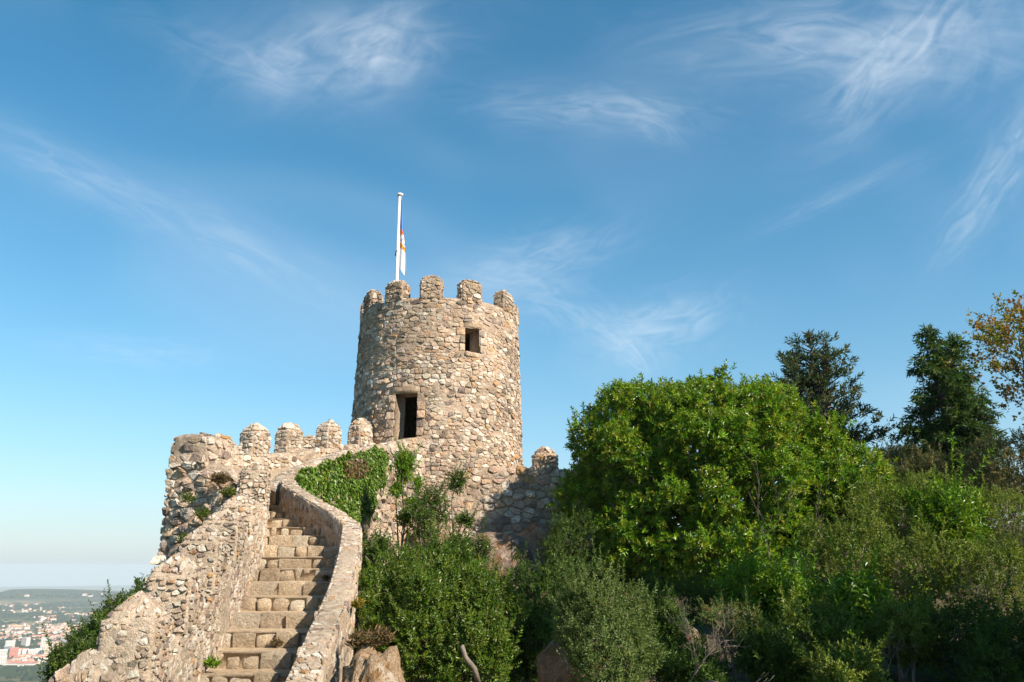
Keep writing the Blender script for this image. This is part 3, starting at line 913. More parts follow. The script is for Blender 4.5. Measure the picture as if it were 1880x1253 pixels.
# the path on the ramp, from the head of the stair to the tower door
pv, n_ = [], 24
for f in np.linspace(0, 1, n_):
    u = f * W3.len
    a = W3.point(np.array([u]), np.array([0.0]), 0.4)[0]; zt = float(W3.zt(np.array([u]))[0]) - 0.62
    b = B0 + (B1 - B0) * min(1.0, max(0.0, (a[1] - 22.8) / 8.5)) if a[1] > 20 else np.array([-6.0, a[1]])
    if a[1] < 22.8: b = np.array([-6.0 - 0.8 * max(0, (a[1] - 19) / 3.8), min(a[1] + 0.3, 21.9)])
    for j in range(5):
        w = j / 4; pv.append((a[0] + (b[0] - a[0]) * w, a[1] + (b[1] - a[1]) * w, zt))
obj('path', pv, grid_faces(n_, 5), M['tread'], tint=np.array((0.46, 0.37, 0.26)), kind='structure')

# ------------------------------------------------------------------ the round tower
rng = np.random.default_rng(33)
TC = np.array([-3.1, 34.0]); RM = 3.45
fh = unit(-TC); rh = np.array([-fh[1], fh[0]])
ZT = at(803, 546, 30.65)[2]
def t_rad(z): return 3.33 + np.clip(ZT - z, 0, 20) * 0.030
def tower_S(r_off=0.0):
    def S(u, v):
        ph = np.asarray(u) / RM
        r = t_rad(v) + r_off
        xy = TC + (np.sin(ph) * r)[..., None] * rh + (np.cos(ph) * r)[..., None] * fh
        return np.concatenate([xy, np.asarray(v)[..., None]], -1)
    return S
def tower_uv(px, py):
    """where a line of sight first meets the tower"""
    d = ray(px, py); t = 28.0 / d[1]
    for _ in range(4000):
        P = d * t
        if np.hypot(*(P[:2] - TC)) <= t_rad(P[2]): break
        t += 0.002
    q = P[:2] - TC
    return math.atan2(q @ rh, q @ fh) * RM, P[2]
w0u, w0z = tower_uv(854, 602); w1u, w1z = tower_uv(880, 649)
d0u, d0z = tower_uv(727, 724); d1u, d1z = tower_uv(765, 760)
WIN = (w0u, w1u, w1z, w0z)
DOOR = (d0u, d1u, 4.35, d0z)
tw = thing('stone_tower', 'round rubble stone tower with merlons, one small window and a dark doorway', 'tower', (TC[0], TC[1], 2.0))
def opening_grid():
    us = set(np.round(np.linspace(-math.pi * RM, math.pi * RM, 97), 4)); vs = set(np.round(np.linspace(1.0, ZT, 46), 4))
    for a in (WIN, DOOR):
        for x in a[:2]:
            us = {q for q in us if abs(q - x) > 0.06}; us.add(round(x, 4))
        for x in a[2:]:
            vs = {q for q in vs if abs(q - x) > 0.06}; vs.add(round(x, 4))
    return np.array(sorted(us)), np.array(sorted(vs))
us, vs = opening_grid()
us = us[:-1]
nu, nv = len(us), len(vs)
U, V_ = np.meshgrid(us, vs, indexing='ij')
So, Si = tower_S(0.0), tower_S(-0.75)
Po, Pi = So(U.ravel(), V_.ravel()), Si(U.ravel(), V_.ravel())
No = surf_normals(So, U.ravel(), V_.ravel())
Po = Po + No * (fbm(Po, 2.0, 3, 4) * 0.035)[:, None]
def in_open(u, v): return any(a[0] - 1e-3 < u < a[1] + 1e-3 and a[2] - 1e-3 < v < a[3] + 1e-3 for a in (WIN, DOOR))
Fc = []; N1 = nu * nv
for i in range(nu):
    i2 = (i + 1) % nu
    uc = us[i] + 0.01 if i2 == 0 else (us[i] + us[i2]) / 2
    for j in range(nv - 1):
        q = [i * nv + j, i2 * nv + j, i2 * nv + j + 1, i * nv + j + 1]
        if in_open(uc, (vs[j] + vs[j + 1]) / 2): continue
        Fc.append(q); Fc.append([N1 + k for k in q[::-1]])
    Fc.append([i * nv + nv - 1, i2 * nv + nv - 1, N1 + i2 * nv + nv - 1, N1 + i * nv + nv - 1])
for a in (WIN, DOOR):
    iu = [k for k in range(nu) if a[0] - 1e-3 <= us[k] <= a[1] + 1e-3]; iv = [k for k in range(nv) if a[2] - 1e-3 <= vs[k] <= a[3] + 1e-3]
    for k in range(len(iv) - 1):
        for e, s_ in ((iu[0], 1), (iu[-1], -1)):
            q = [e * nv + iv[k], e * nv + iv[k + 1], N1 + e * nv + iv[k + 1], N1 + e * nv + iv[k]]
            Fc.append(q if s_ > 0 else q[::-1])
    for k in range(len(iu) - 1):
        for e, s_ in ((iv[0], -1), (iv[-1], 1)):
            q = [iu[k] * nv + e, iu[k + 1] * nv + e, N1 + iu[k + 1] * nv + e, N1 + iu[k] * nv + e]
            Fc.append(q if s_ > 0 else q[::-1])
obj('wall_core', np.concatenate([Po, Pi]), Fc, M['mortar'], tw, tint=MORTAR)
# floor at the door sill and the platform under the merlons
for nm, z in (('floor_slab', 4.33), ('roof_platform', ZT - 0.95)):
    n_ = 40; th = np.linspace(0, 2 * math.pi, n_, endpoint=False)
    r = t_rad(z) - 0.5
    ring = lambda zz: np.stack([TC[0] + r * np.cos(th), TC[1] + r * np.sin(th), np.full(n_, zz)], -1)
    V = np.concatenate([ring(z), ring(z - 0.2)])
    Fc = [list(range(n_)), [n_ + k for k in range(n_)][::-1]] + [[k, (k + 1) % n_, n_ + (k + 1) % n_, n_ + k][::-1] for k in range(n_)]
    obj(nm, V, Fc, M['mortar'], tw, tint=MORTAR * 0.8, smooth=False)
stones = []
LINT_D = (DOOR[0] - 0.26, DOOR[1] + 0.12, DOOR[3], DOOR[3] + 0.27)
LINT_W = (WIN[0] - 0.12, WIN[1] + 0.16, WIN[3], WIN[3] + 0.24)
SILL_W = (WIN[0] - 0.05, WIN[1] + 0.12, WIN[2] - 0.2, WIN[2])
JAMBS = []
for a, nj in ((DOOR, 6), (WIN, 3)):
    zz = a[2]
    for j in range(nj):
        z2 = a[2] + (a[3] - a[2]) * (j + 1) / nj
        JAMBS.append((a[0] - rng.uniform(0.22, 0.42), a[0], zz, z2)); JAMBS.append((a[1], a[1] + rng.uniform(0.22, 0.42), zz, z2)); zz = z2
rects = [WIN, DOOR, LINT_D, LINT_W, SILL_W] + JAMBS
def tower_cells(v0, v1, w, h):
    out = []
    for P in voronoi_cells(-math.pi * RM * 0.74, math.pi * RM * 0.74, v0, v1, w, h, rng):
        for r_ in rects:
            P = clip_rect_out(P, r_)
            if P is None: break
        if P is not None: out.append(P)
    return out
cells = tower_cells(7.9, ZT - 0.03, 0.30, 0.19)
stones += [(s, tw) for s in lay_stones(So, cells, rng, joint=0.012, proud=0.034, pale=0.18, ochre=0.05, dark=0.07, keep=0.97)]
cells = tower_cells(1.2, 7.9, 0.24, 0.165)
stones += [(s, tw) for s in lay_stones(So, cells, rng, joint=0.013, proud=0.046, pale=0.34, ochre=0.07, dark=0.10, keep=0.96)]
rect_poly = lambda r_: np.array([(r_[0], r_[2]), ((r_[0] + r_[1]) / 2, r_[2]), (r_[1], r_[2]), (r_[1], r_[3]), ((r_[0] + r_[1]) / 2, r_[3]), (r_[0], r_[3])])
special = []
for r_, nm in ((LINT_D, 'door_lintel'), (LINT_W, 'window_lintel'), (SILL_W, 'window_sill')):
    s = lay_stones(So, [rect_poly(r_)], rng, joint=0.008, proud=0.035, pale=0, ochre=0, dark=0)
    for q in s: obj(nm, q['V'], q['F'], M['stone'], tw, tint=np.array((0.45, 0.34, 0.24)))
stones += [(s, tw) for s in lay_stones(So, [rect_poly(r_) for r_ in JAMBS], rng, joint=0.008, proud=0.04, pale=0.1, ochre=0.05, dark=0.05)]
# merlons round the rim
PH = [-63, -33.5, -6.5, 22.0, 58.0, 92, 122, 152, 182, 212, 238, 264]
for i, ph in enumerate(PH):
    a = R(ph); L = (0.8, 0.9, 0.86, 0.88, 0.92)[i] if i < 5 else 0.86
    rr_ = t_rad(ZT) - 0.23
    o2 = rh * math.sin(a) + fh * math.cos(a); tt = np.array([-o2[1], o2[0]])
    P = TC + o2 * rr_
    mm = Merlon((P[0], P[1], ZT - 0.08), tt, L, 0.52, (0.72, 0.78, 0.84, 0.80, 0.78)[i] if i < 5 else 0.75, (0.22, 0.17, 0.20, 0.16, 0.22)[i % 5], rough=16.0, power=(1.6, 2.4, 2.0, 2.6, 1.5)[i % 5])
    mm.build(tw, M['mortar'], 500 + i, MORTAR, stones if i < 6 or i > 9 else None, rng, w=0.27, h=0.17, amp=0.045, n=11, joint=0.014, proud=0.05, pale=0.2, ochre=0.06, dark=0.08)
place_stones(tw, stones, M['stone'])

# ------------------------------------------------------------------ curtain wall on the right of the tower
rng = np.random.default_rng(44)
cw = thing('curtain_wall', 'shaded rubble curtain wall with a lone merlon between tower and big tree', 'wall', (2.0, 31.6, 0))
ztc = at(965, 859, 31.4)[2]
W6 = Wall([(-2.6, 30.65, -0.6, ztc - 0.9), (-1.8, 30.72, -0.6, ztc - 0.35), (-1.1, 30.86, -0.6, ztc), (0.0, 31.08, -0.6, ztc), (2.5, 31.6, -0.6, ztc - 0.05), (5.5, 32.3, -0.6, ztc - 0.05)], 0.7, side=1)
W6.core(M['mortar'], cw, step=0.22, amp=0.07, seed=103, tint=MORTAR * 0.9, nv=16, jag=0.06)
stones = []
cl = [c for c in voronoi_cells(0.0, W6.len, 0.2, ztc + 0.7, 0.40, 0.27, rng) if c.mean(0)[1] < float(W6.zt(c.mean(0)[0]) + 0.6) - 0.04]
stones += [(s, cw) for s in lay_stones(W6.front(), cl, rng, joint=0.016, proud=0.045, pale=0.35, ochre=0.06, dark=0.12, keep=0.97)]
t6 = unit(np.array([2.5, 0.52])); n6 = np.array([t6[1], -t6[0]])
for i, x in enumerate((1.27, 3.1, 4.9)):
    y = float(np.interp(x, W6.rows[:, 0], W6.rows[:, 1])) + 0.3
    mm = Merlon((x, y, ztc - 0.1), t6, 0.94, 0.55, 0.62, 0.30, rough=7.0, power=1.3)
    mm.build(cw, M['mortar'], 600 + i, MORTAR, stones, rng, w=0.3, h=0.2, amp=0.05, n=11, joint=0.018, proud=0.04, pale=0.2, ochre=0.1, dark=0.1)
place_stones(cw, stones, M['stone'], limit=260)

# a stub of the next wall, seen through the gaps of the battlement
rng = np.random.default_rng(46)
rwl = thing('rear_wall', 'shaded stub of wall glimpsed through the battlement gaps left of the tower', 'wall', (-8.0, 33.0, 3.0))
zr = at(560, 822, 33.0)[2]
W7 = Wall([(-9.2, 32.6, 2.2, zr - 0.2), (-8.0, 32.9, 2.2, zr), (-6.0, 33.4, 2.2, zr + 0.2)], 0.5, side=1)
W7.core(M['mortar'], rwl, step=0.2, amp=0.05, seed=107, tint=MORTAR, nv=7, jag=0.05)
stones = [(s, rwl) for s in lay_stones(W7.front(), [c for c in voronoi_cells(0.05, W7.len - 0.05, 0.05, zr - 2.25, 0.26, 0.18, rng)], rng, joint=0.014, proud=0.045, pale=0.3)]
p = at(568, 818, 33.1)
Merlon((p[0], 33.15, zr - 0.05), (0.97, 0.24), 0.62, 0.5, 0.42, 0.14, rough=12.0).build(rwl, M['mortar'], 610, MORTAR, stones, rng, w=0.24, h=0.16, amp=0.05, n=9, joint=0.014, proud=0.04)
place_stones(rwl, stones, M['stone'])

# ------------------------------------------------------------------ flagpole and flag
fb = at(729, 512, 33.6); ft = at(733.5, 358, 33.6); ft[0] = (fb[0] + ft[0]) / 2; fb[0] = ft[0]
fp = thing('flagpole', 'white painted flagpole standing on top of the tower', 'flagpole', (fb[0], fb[1], ZT - 0.95))
V, Fc = tube([(fb[0], fb[1], ZT - 0.95), (fb[0], fb[1], fb[2]), (fb[0], fb[1], ft[2] - 0.06)], [0.085, 0.078, 0.06], 14)
obj('pole', V, Fc, M['white_paint'], fp)
V, Fc = tube([(fb[0], fb[1], ft[2] - 0.07), (fb[0], fb[1], ft[2] - 0.03), (fb[0], fb[1], ft[2] + 0.03), (fb[0], fb[1], ft[2] + 0.06)], [0.07, 0.145, 0.145, 0.08], 14)
obj('finial', V, Fc, M['white_paint'], fp)
V, Fc = tube([(fb[0] - 0.10, fb[1], at(729, 470, 33.6)[2]), (fb[0] - 0.06, fb[1] - 0.06, at(729, 464, 33.6)[2] + 0.04), (fb[0] + 0.02, fb[1] - 0.09, at(729, 464, 33.6)[2] + 0.05)], [0.022, 0.022, 0.022], 6)
obj('cleat', V, Fc, M['bark'], fp)
z_t, z_b = at(736, 366, 33.6)[2], at(742, 511, 33.6)[2]
nS, nT = 26, 90
V, T = [], []
for i in range(nS):
    s = i / (nS - 1)
    for j in range(nT):
        t = j / (nT - 1)
        w = 0.03 + 0.27 * min(1, (t / 0.62)) ** 1.8 if t < 0.62 else 0.30 - 0.03 * (t - 0.62)
        z = z_t + (z_b - z_t) * t * (0.86 + 0.14 * s) if t > 0.0 else z_t
        low = max(0, t - 0.68) / 0.32
        x = fb[0] + 0.075 + w * (s * 0.96 + 0.04 * math.sin(t * 9)) + 0.05 * low * s
        y = fb[1] - 0.02 + 0.045 * math.sin(s * 7.5 + t * 2.2) * (0.35 + 0.65 * min(1, t / 0.4)) - 0.03
        V.append((x, y, z))
        if t < 0.43: c = (0.035, 0.085, 0.36) if s < 0.45 else (0.10, 0.24, 0.62)
        elif t < 0.50 + 0.02 * math.sin(s * 6): c = (0.72, 0.12, 0.035) if 0.15 < s else (0.65, 0.32, 0.06)
        elif t < 0.635:
            c = (0.80, 0.80, 0.78)
            for (su, tu) in ((0.3, 0.525), (0.7, 0.53), (0.5, 0.565), (0.3, 0.60), (0.72, 0.605)):
                if ((s - su) / 0.13) ** 2 + ((t - tu) / 0.014) ** 2 < 1: c = (0.07, 0.15, 0.5)
            if s < 0.1 or s > 0.93: c = (0.72, 0.14, 0.04)
        elif t < 0.70 - 0.03 * s + 0.02: c = (0.72, 0.14, 0.035) if (s * 3 + t * 14) % 1 < 0.62 else (0.75, 0.42, 0.06)
        else: c = (0.82, 0.82, 0.81)
        T.append(c)
m, nt, bsdf, out = new_mat('flag_cloth'); g = NT(nt)
nt.links.new(g.attr(), bsdf.inputs['Base Color']); bsdf.inputs['Roughness'].default_value = 0.8; bsdf.inputs['Specular IOR Level'].default_value = 0.1
tr = nt.nodes.new('ShaderNodeBsdfTranslucent'); nt.links.new(g.attr(), tr.inputs['Color'])
mx = nt.nodes.new('ShaderNodeMixShader'); mx.inputs[0].default_value = 0.25
nt.links.new(bsdf.outputs[0], mx.inputs[1]); nt.links.new(tr.outputs[0], mx.inputs[2]); nt.links.new(mx.outputs[0], out.inputs['Surface'])
flag = obj('flag', V, grid_faces(nS, nT), m, tint=np.array(T), loc=(fb[0], fb[1], z_b))
tag(flag, 'limp white and blue flag with red crest hanging against the pole', 'flag')

# ------------------------------------------------------------------ boulders
def boulder(px, py, Y, rx, ry, rz, seed, label, tint=(0.36, 0.27, 0.20), sc=0.9, amp=0.24, group=None):
    c = at(px, py, Y)
    t = np.linspace(0, math.pi, 22); p = np.linspace(0, 2 * math.pi, 36, endpoint=False)
    Pp, Tt = np.meshgrid(p, t, indexing='ij')
    D = np.stack([np.sin(Tt) * np.cos(Pp), np.sin(Tt) * np.sin(Pp), np.cos(Tt)], -1).reshape(-1, 3)
    k = 1 + amp * fbm(D + seed * 3.1, 1.3 * sc, 4, seed) + 0.10 * fbm(D + seed, 4.5, 4, seed + 1)
    sq = (np.abs(D) ** 2.5).sum(1) ** (-1 / 2.5)
    V = c + D * (sq * k)[:, None] * np.array([rx, ry, rz])
    o = obj('boulder', V, grid_faces(36, 22, wrap=True), M['rock'], tint=np.array(tint), loc=tuple(c - np.array([0, 0, rz])))
    return tag(o, label, 'boulder', group)
boulder(915, 1045, 29.6, 1.25, 0.9, 1.25, 1, 'big rounded grey boulder under the curtain wall, nearest the tower', (0.26, 0.20, 0.16))
boulder(1000, 1040, 30.0, 1.15, 0.9, 1.35, 2, 'tall pinkish boulder carrying the foot of the curtain wall', (0.35, 0.25, 0.19))
boulder(936, 1110, 21.5, 0.42, 0.5, 0.5, 3, 'small sunlit boulder peeping out behind the round bush', (0.36, 0.27, 0.21))
boulder(686, 1308, 9.9, 0.35, 0.6, 0.56, 4, 'rusty brown boulder at the foot of the low curving parapet', (0.38, 0.27, 0.17), sc=1.8, amp=0.55)
boulder(1052, 1275, 10.6, 0.40, 0.5, 0.66, 5, 'mossy leaning boulder in front of the olive green bush', (0.33, 0.21, 0.12), sc=1.3, amp=0.4)
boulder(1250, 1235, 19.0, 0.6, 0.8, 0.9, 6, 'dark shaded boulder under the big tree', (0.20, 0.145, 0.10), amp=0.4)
boulder(800, 985, 29.0, 0.75, 0.6, 0.55, 8, 'flat sunlit rock ledge below the tower foot behind the saplings', (0.42, 0.32, 0.23))

# ------------------------------------------------------------------ vegetation
def leaves_mesh(P, D, Nn, L, W, tint, fold=0.22, droop=0.15):
    side = unit(np.cross(D, Nn)); Nn = np.cross(side, D)
    L = L[:, None]; W = W[:, None]
    v0 = P; v2 = P + D * L - Nn * droop * L
    mid = P + D * L * 0.45
    v1 = mid + side * W * 0.5 + Nn * fold * W; v3 = mid - side * W * 0.5 + Nn * fold * W
    n = len(P)
    V = np.stack([v0, v1, v2, v3], 1).reshape(-1, 3)
    b = np.arange(n)[:, None] * 4
    Fc = np.concatenate([b + np.array([[0, 1, 2]]), b + np.array([[0, 2, 3]])], 1).reshape(-1, 3)
    return V, Fc, np.repeat(tint, 4, axis=0)
def rand_dirs(n, rng):
    v = rng.normal(size=(n, 3)); return unit(v)
def sprig_leaves(Q, A, rng, k, L, W, slen, pal, open_=1.0, jit=0.25, Ljit=0.3, clump_var=0.25):
    """k leaves round each sprig axis A starting at Q"""
    m = len(Q)
    ref = rand_dirs(m, rng); a = unit(np.cross(A, ref)); b = np.cross(A, a)
    i = np.arange(k)
    s = (i + 0.5) / k
    ang = i * 2.39996 + rng.uniform(0, 6.28, (m, 1))
    ang = ang + rng.normal(0, 0.25, (m, k))
    radial = np.cos(ang)[..., None] * a[:, None] + np.sin(ang)[..., None] * b[:, None]
    t = open_ * (1.15 - 0.75 * s)[None, :] + rng.normal(0, 0.2, (m, k))
    D = np.cos(t)[..., None] * A[:, None] + np.sin(t)[..., None] * radial
    Nn = np.sin(t)[..., None] * A[:, None] - np.cos(t)[..., None] * radial
    Nn = unit(Nn + rng.normal(0, jit, Nn.shape))
    P = Q[:, None] + A[:, None] * (s[None, :, None] * slen)
    l = L * rng.uniform(1 - Ljit, 1 + Ljit, (m, k)) * (1.0 - 0.3 * s)[None]
    w = W * l / L
    pal = np.asarray(pal, float)
    base = pal[rng.integers(len(pal), size=m)]
    tint = base[:, None] * rng.uniform(1 - clump_var, 1 + clump_var, (m, 1, 1)) * rng.uniform(0.8, 1.2, (m, k, 1))
    return P.reshape(-1, 3), unit(D.reshape(-1, 3)), Nn.reshape(-1, 3), l.ravel(), w.ravel(), tint.reshape(-1, 3)
def make_lobes(main, n_sub, rng, rs=(0.24, 0.42), out=0.85, body=0.9):
    """main: list of (centre, radii); adds sub-lobes on their surfaces so that the outline is uneven"""
    lobes = [(np.array(c, float), np.array(r, float)) for c, r in main]
    res = [(c, r * body) for c, r in lobes]
    vol = np.array([np.prod(r) ** (2 / 3) for c, r in lobes]); vol /= vol.sum()
    for _ in range(n_sub):
        c, r = lobes[rng.choice(len(lobes), p=vol)]
        d = rand_dirs(1, rng)[0]
        if d[2] < -0.5: d[2] *= -0.5
        k = rng.uniform(*rs)
        res.append((c + d * r * out * rng.uniform(0.85, 1.08), np.full(3, np.prod(r) ** (1 / 3)) * k * rng.uniform(0.8, 1.2, 3)))
    return res
def crown_points(lobes, n, rng, shell=(0.78, 1.03), inner=0.12, deep=0.72):
    w = np.array([np.prod(r) ** (2 / 3) for c, r in lobes]); w /= w.sum()
    Cn = np.array([c for c, r in lobes]); Rn = np.array([r for c, r in lobes])
    idx = rng.choice(len(lobes), size=int(n * 2.6), p=w)
    d = rand_dirs(len(idx), rng)
    rad = np.where(rng.random(len(idx)) < inner, rng.uniform(0.35, 0.8, len(idx)), rng.uniform(*shell, len(idx)))
    P = Cn[idx] + d * Rn[idx] * rad[:, None]
    out = unit(d / Rn[idx])
    keep = np.ones(len(idx), bool)
    for j in range(len(lobes)):
        q = (P - Cn[j]) / Rn[j]
        keep &= ~((np.einsum('ij,ij->i', q, q) < deep ** 2) & (idx != j) & (rng.random(len(idx)) > inner))
    P, out = P[keep][:n], out[keep][:n]
    return P, out
GREEN = [(0.118, 0.225, 0.010), (0.095, 0.196, 0.010), (0.148, 0.245, 0.012), (0.066, 0.150, 0.010), (0.185, 0.255, 0.016)]
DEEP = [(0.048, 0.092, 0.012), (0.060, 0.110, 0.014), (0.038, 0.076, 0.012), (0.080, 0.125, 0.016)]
OLIVE = [(0.110, 0.155, 0.018), (0.135, 0.175, 0.022), (0.088, 0.135, 0.016), (0.165, 0.190, 0.032)]
SAGE = [(0.100, 0.145, 0.034), (0.130, 0.170, 0.050), (0.075, 0.120, 0.024)]
BROWNISH = [(0.155, 0.140, 0.050), (0.185, 0.150, 0.062), (0.130, 0.135, 0.044), (0.105, 0.122, 0.036), (0.21, 0.165, 0.075)]
CONIFER = [(0.055, 0.088, 0.036), (0.070, 0.102, 0.038), (0.042, 0.068, 0.032), (0.105, 0.105, 0.044)]
CONIFER2 = [(0.050, 0.105, 0.024), (0.064, 0.122, 0.026), (0.040, 0.080, 0.022), (0.092, 0.128, 0.034)]
AUTUMN = [(0.22, 0.17, 0.030), (0.25, 0.15, 0.030), (0.17, 0.17, 0.030), (0.26, 0.12, 0.030), (0.14, 0.16, 0.028)]
def skeleton(base, direc, length, rad, levels, rng, nb=(2, 4), spread=0.7, up=0.25, shrink=0.72):
    """branching limbs: returns polylines with radii and the twig tips"""
    lines, tips = [], []
    def grow(p, d, l, r, lev):
        n = 4; pts = [p]; rs = [r]
        for i in range(n):
            d = unit(d + rng.normal(0, 0.12, 3) + np.array([0, 0, up * 0.12]))
            pts.append(pts[-1] + d * l / n); rs.append(r * (1 - 0.45 * (i + 1) / n))
        lines.append((pts, rs))
        if lev == 0:
            tips.append((pts[-1], d)); tips.append((pts[2], d)); return
        for k in range(rng.integers(*nb) + 1):
            q = pts[rng.integers(2, n + 1)]
            d2 = unit(d + rand_dirs(1, rng)[0] * spread + np.array([0, 0, up]))
            grow(q, d2, l * shrink * rng.uniform(0.75, 1.15), rs[-1] * 0.8, lev - 1)
    grow(np.array(base, float), unit(np.array(direc, float)), length, rad, levels)
    return lines, tips
def limbs(lines, parent, mat, name='trunk', n=6, minr=0.004):
    b = MB()
    for pts, rs in lines:
        V, Fc = tube(pts, [max(minr, r) for r in rs], n if rs[0] > 0.03 else 4)
        b.add(V, Fc)
    return b.build(name, mat, parent)
def leafy(name, label, cat, base, lobes, n, k, L, W, slen, pal, rng, mat='leaf', up=0.25, group=None, open_=1.0, extra=None, crown='crown', stem=True,
          accents=None, stem_r=0.05, droop=0.15, shell=(0.78, 1.03), inner=0.12, deep=0.72, fold=0.22, jit=0.25, stem_lines=None, trunk_name='trunk', bark='bark', shoots=0.035):
    o = thing(name, label, cat, base, group)
    P, out = crown_points(lobes, n, rng, shell, inner, deep)
    P = P + out * (np.minimum(rng.exponential(0.5 * slen, len(P)), 1.3 * slen) * (rng.random(len(P)) < 0.3))[:, None]
    A = unit(out + np.array([0, 0, up]) + rng.normal(0, 0.35, out.shape))
    if shoots:
        top_ = np.where((out[:, 2] > 0.15) & (rng.random(len(P)) < shoots))[0]
        for q in top_:
            dsh = unit(out[q] * 0.6 + np.array([0, 0, 0.9]) + rng.normal(0, 0.22, 3)); ns = rng.integers(2, 6)
            P = np.concatenate([P, P[q] + dsh * (slen * 0.62 * (1 + np.arange(ns)))[:, None]]); A = np.concatenate([A, np.tile(dsh, (ns, 1))])
    Pl, D, Nn, l, w, t = sprig_leaves(P - A * slen * 0.5, A, rng, k, L, W, slen, pal, open_, jit)
    if accents:
        frac, cols = accents
        q = rng.random(len(t)) < frac
        t[q] = np.array(cols)[rng.integers(len(cols), size=q.sum())]
    V, Fc, T = leaves_mesh(Pl, D, Nn, l, w, t, fold, droop)
    obj(crown, V, Fc, M[mat], o, tint=T, smooth=False)
    if stem:
        if stem_lines is None:
            stem_lines = []
            b = np.array(base, float)
            for c, r in lobes[:7]:
                q = b + rng.normal(0, 0.1, 3) * np.array([1, 1, 0])
                mid = (q + c) / 2 + rng.normal(0, 0.12, 3) * r.mean()
                stem_lines.append(([q - [0, 0, 0.3], (q + mid) / 2, mid, c], [stem_r, stem_r * 0.85, stem_r * 0.6, stem_r * 0.25]))
                for _ in range(5):
                    e = c + rand_dirs(1, rng)[0] * r * 0.85
                    stem_lines.append(([mid, (mid + e) / 2 + rng.normal(0, 0.05, 3), e], [stem_r * 0.4, stem_r * 0.3, stem_r * 0.1]))
        limbs(stem_lines, o, M[bark], trunk_name)
    return o
def px_lobe(px, py, Y, rx_px, rz_px, ry=None):
    c = at(px, py, Y); s = np.linalg.norm(c) / F * 0.97
    return (c, (rx_px * s, ry if ry else rx_px * s, rz_px * s))
def gbase(c): return (float(c[0]), float(c[1]), float(ground_z(c[0], c[1])))

# --- the big broad-leaved tree
rng = np.random.default_rng(101)
main = [px_lobe(1310, 905, 28.4, 262, 195, 3.6), px_lobe(1150, 855, 28.4, 105, 120, 2.0), px_lobe(1140, 780, 28.6, 72, 75, 1.8), px_lobe(1500, 895, 28.0, 110, 110, 2.2),
        px_lobe(1200, 980, 27.0, 120, 110, 2.2), px_lobe(1340, 1040, 26.0, 120, 110, 2.0), px_lobe(1320, 790, 28.5, 120, 70, 2.4), px_lobe(1440, 812, 28.3, 100, 80, 2.2), px_lobe(1530, 880, 28, 75, 70), px_lobe(1230, 765, 28.6, 90, 70, 2.2), px_lobe(1082, 800, 28.6, 48, 52, 1.4), px_lobe(1575, 880, 27.5, 62, 66, 1.6), px_lobe(1180, 745, 28.6, 70, 50, 1.8), px_lobe(1390, 745, 28.6, 80, 50, 2.0), px_lobe(1288, 748, 28.4, 90, 60, 2.2), px_lobe(1300, 830, 27.0, 120, 100, 2.2), px_lobe(1560, 960, 26.5, 80, 80, 1.6)]
lobes = [(c, np.array(r) * 0.93) for c, r in make_lobes(main, 210, rng, (0.10, 0.19), 0.95, 0.84)]
tb = gbase((7.0, 28.2)); b = np.array(tb)
sl = []
for c, r in main:
    mid = b + (c - b) * 0.5 + rng.normal(0, 0.25, 3)
    sl.append(([b + rng.normal(0, 0.12, 3) * [1, 1, 0] - [0, 0, 0.4], b + (mid - b) * 0.5 + rng.normal(0, 0.1, 3), mid, c], [0.22, 0.17, 0.12, 0.05]))
    for _ in range(9):
        e = c + rand_dirs(1, rng)[0] * r * 0.85
        sl.append(([mid, (mid + e) / 2 + rng.normal(0, 0.15, 3), e], [0.07, 0.05, 0.015]))
leafy('broadleaf_tree', 'huge bright green dome shaped tree with glossy leaves right of the castle wall', 'tree', tb, lobes, 17000, 11, 0.165, 0.068, 0.25, GREEN + [(0.19, 0.23, 0.016)], rng,
      up=0.35, inner=0.16, deep=0.82, shoots=0.0, accents=(0.012, [(0.34, 0.22, 0.02), (0.30, 0.15, 0.02), (0.38, 0.29, 0.03)]), stem_lines=sl, fold=0.18, droop=0.22)

# --- bush in the middle, against the stair parapet
rng = np.random.default_rng(102)
main = [px_lobe(800, 1130, 13.2, 118, 105, 1.0), px_lobe(720, 1090, 13.4, 60, 60, .55), px_lobe(880, 1110, 13.2, 70, 70, .6), px_lobe(860, 1210, 12.6, 85, 75, .7), px_lobe(760, 1180, 12.6, 75, 70, .6), px_lobe(800, 1050, 13.8, 95, 45, .6), px_lobe(690, 1130, 12.9, 34, 45, .4)]
lobes = make_lobes(main, 90, rng, (0.13, 0.24), 0.96, 0.84)
leafy('round_bush', 'large dense green bush filling the hollow beside the stair parapet', 'bush', gbase((-1.1, 13.3)), lobes, 8500, 10, 0.062, 0.026, 0.13,
      [(0.080, 0.140, 0.012), (0.100, 0.160, 0.014), (0.060, 0.115, 0.012), (0.130, 0.165, 0.024)], rng, mat='leaf', up=0.75, accents=(0.01, [(0.25, 0.19, 0.04), (0.17, 0.16, 0.05)]), stem_r=0.03)
# --- olive green bush, lower right of centre
rng = np.random.default_rng(103)
main = [px_lobe(1110, 1160, 10.4, 82, 95, .55), px_lobe(1080, 1110, 10.4, 50, 65, .35), px_lobe(1135, 1205, 9.9, 75, 70, .5), px_lobe(1120, 1240, 9.7, 60, 60, .4), px_lobe(1050, 1140, 10.3, 38, 50, .3), px_lobe(1160, 1130, 10.6, 42, 55, .3)]
lobes = make_lobes(main, 24, rng, (0.2, 0.36), 0.95)
leafy('olive_bush', 'small leaved olive green bush standing above the leaning mossy boulder', 'bush', gbase((1.25, 10.5)), lobes, 3000, 9, 0.046, 0.02, 0.11, SAGE, rng, mat='small_leaf', up=0.9, stem_r=0.02,
      accents=(0.012, [(0.2, 0.14, 0.05)]))
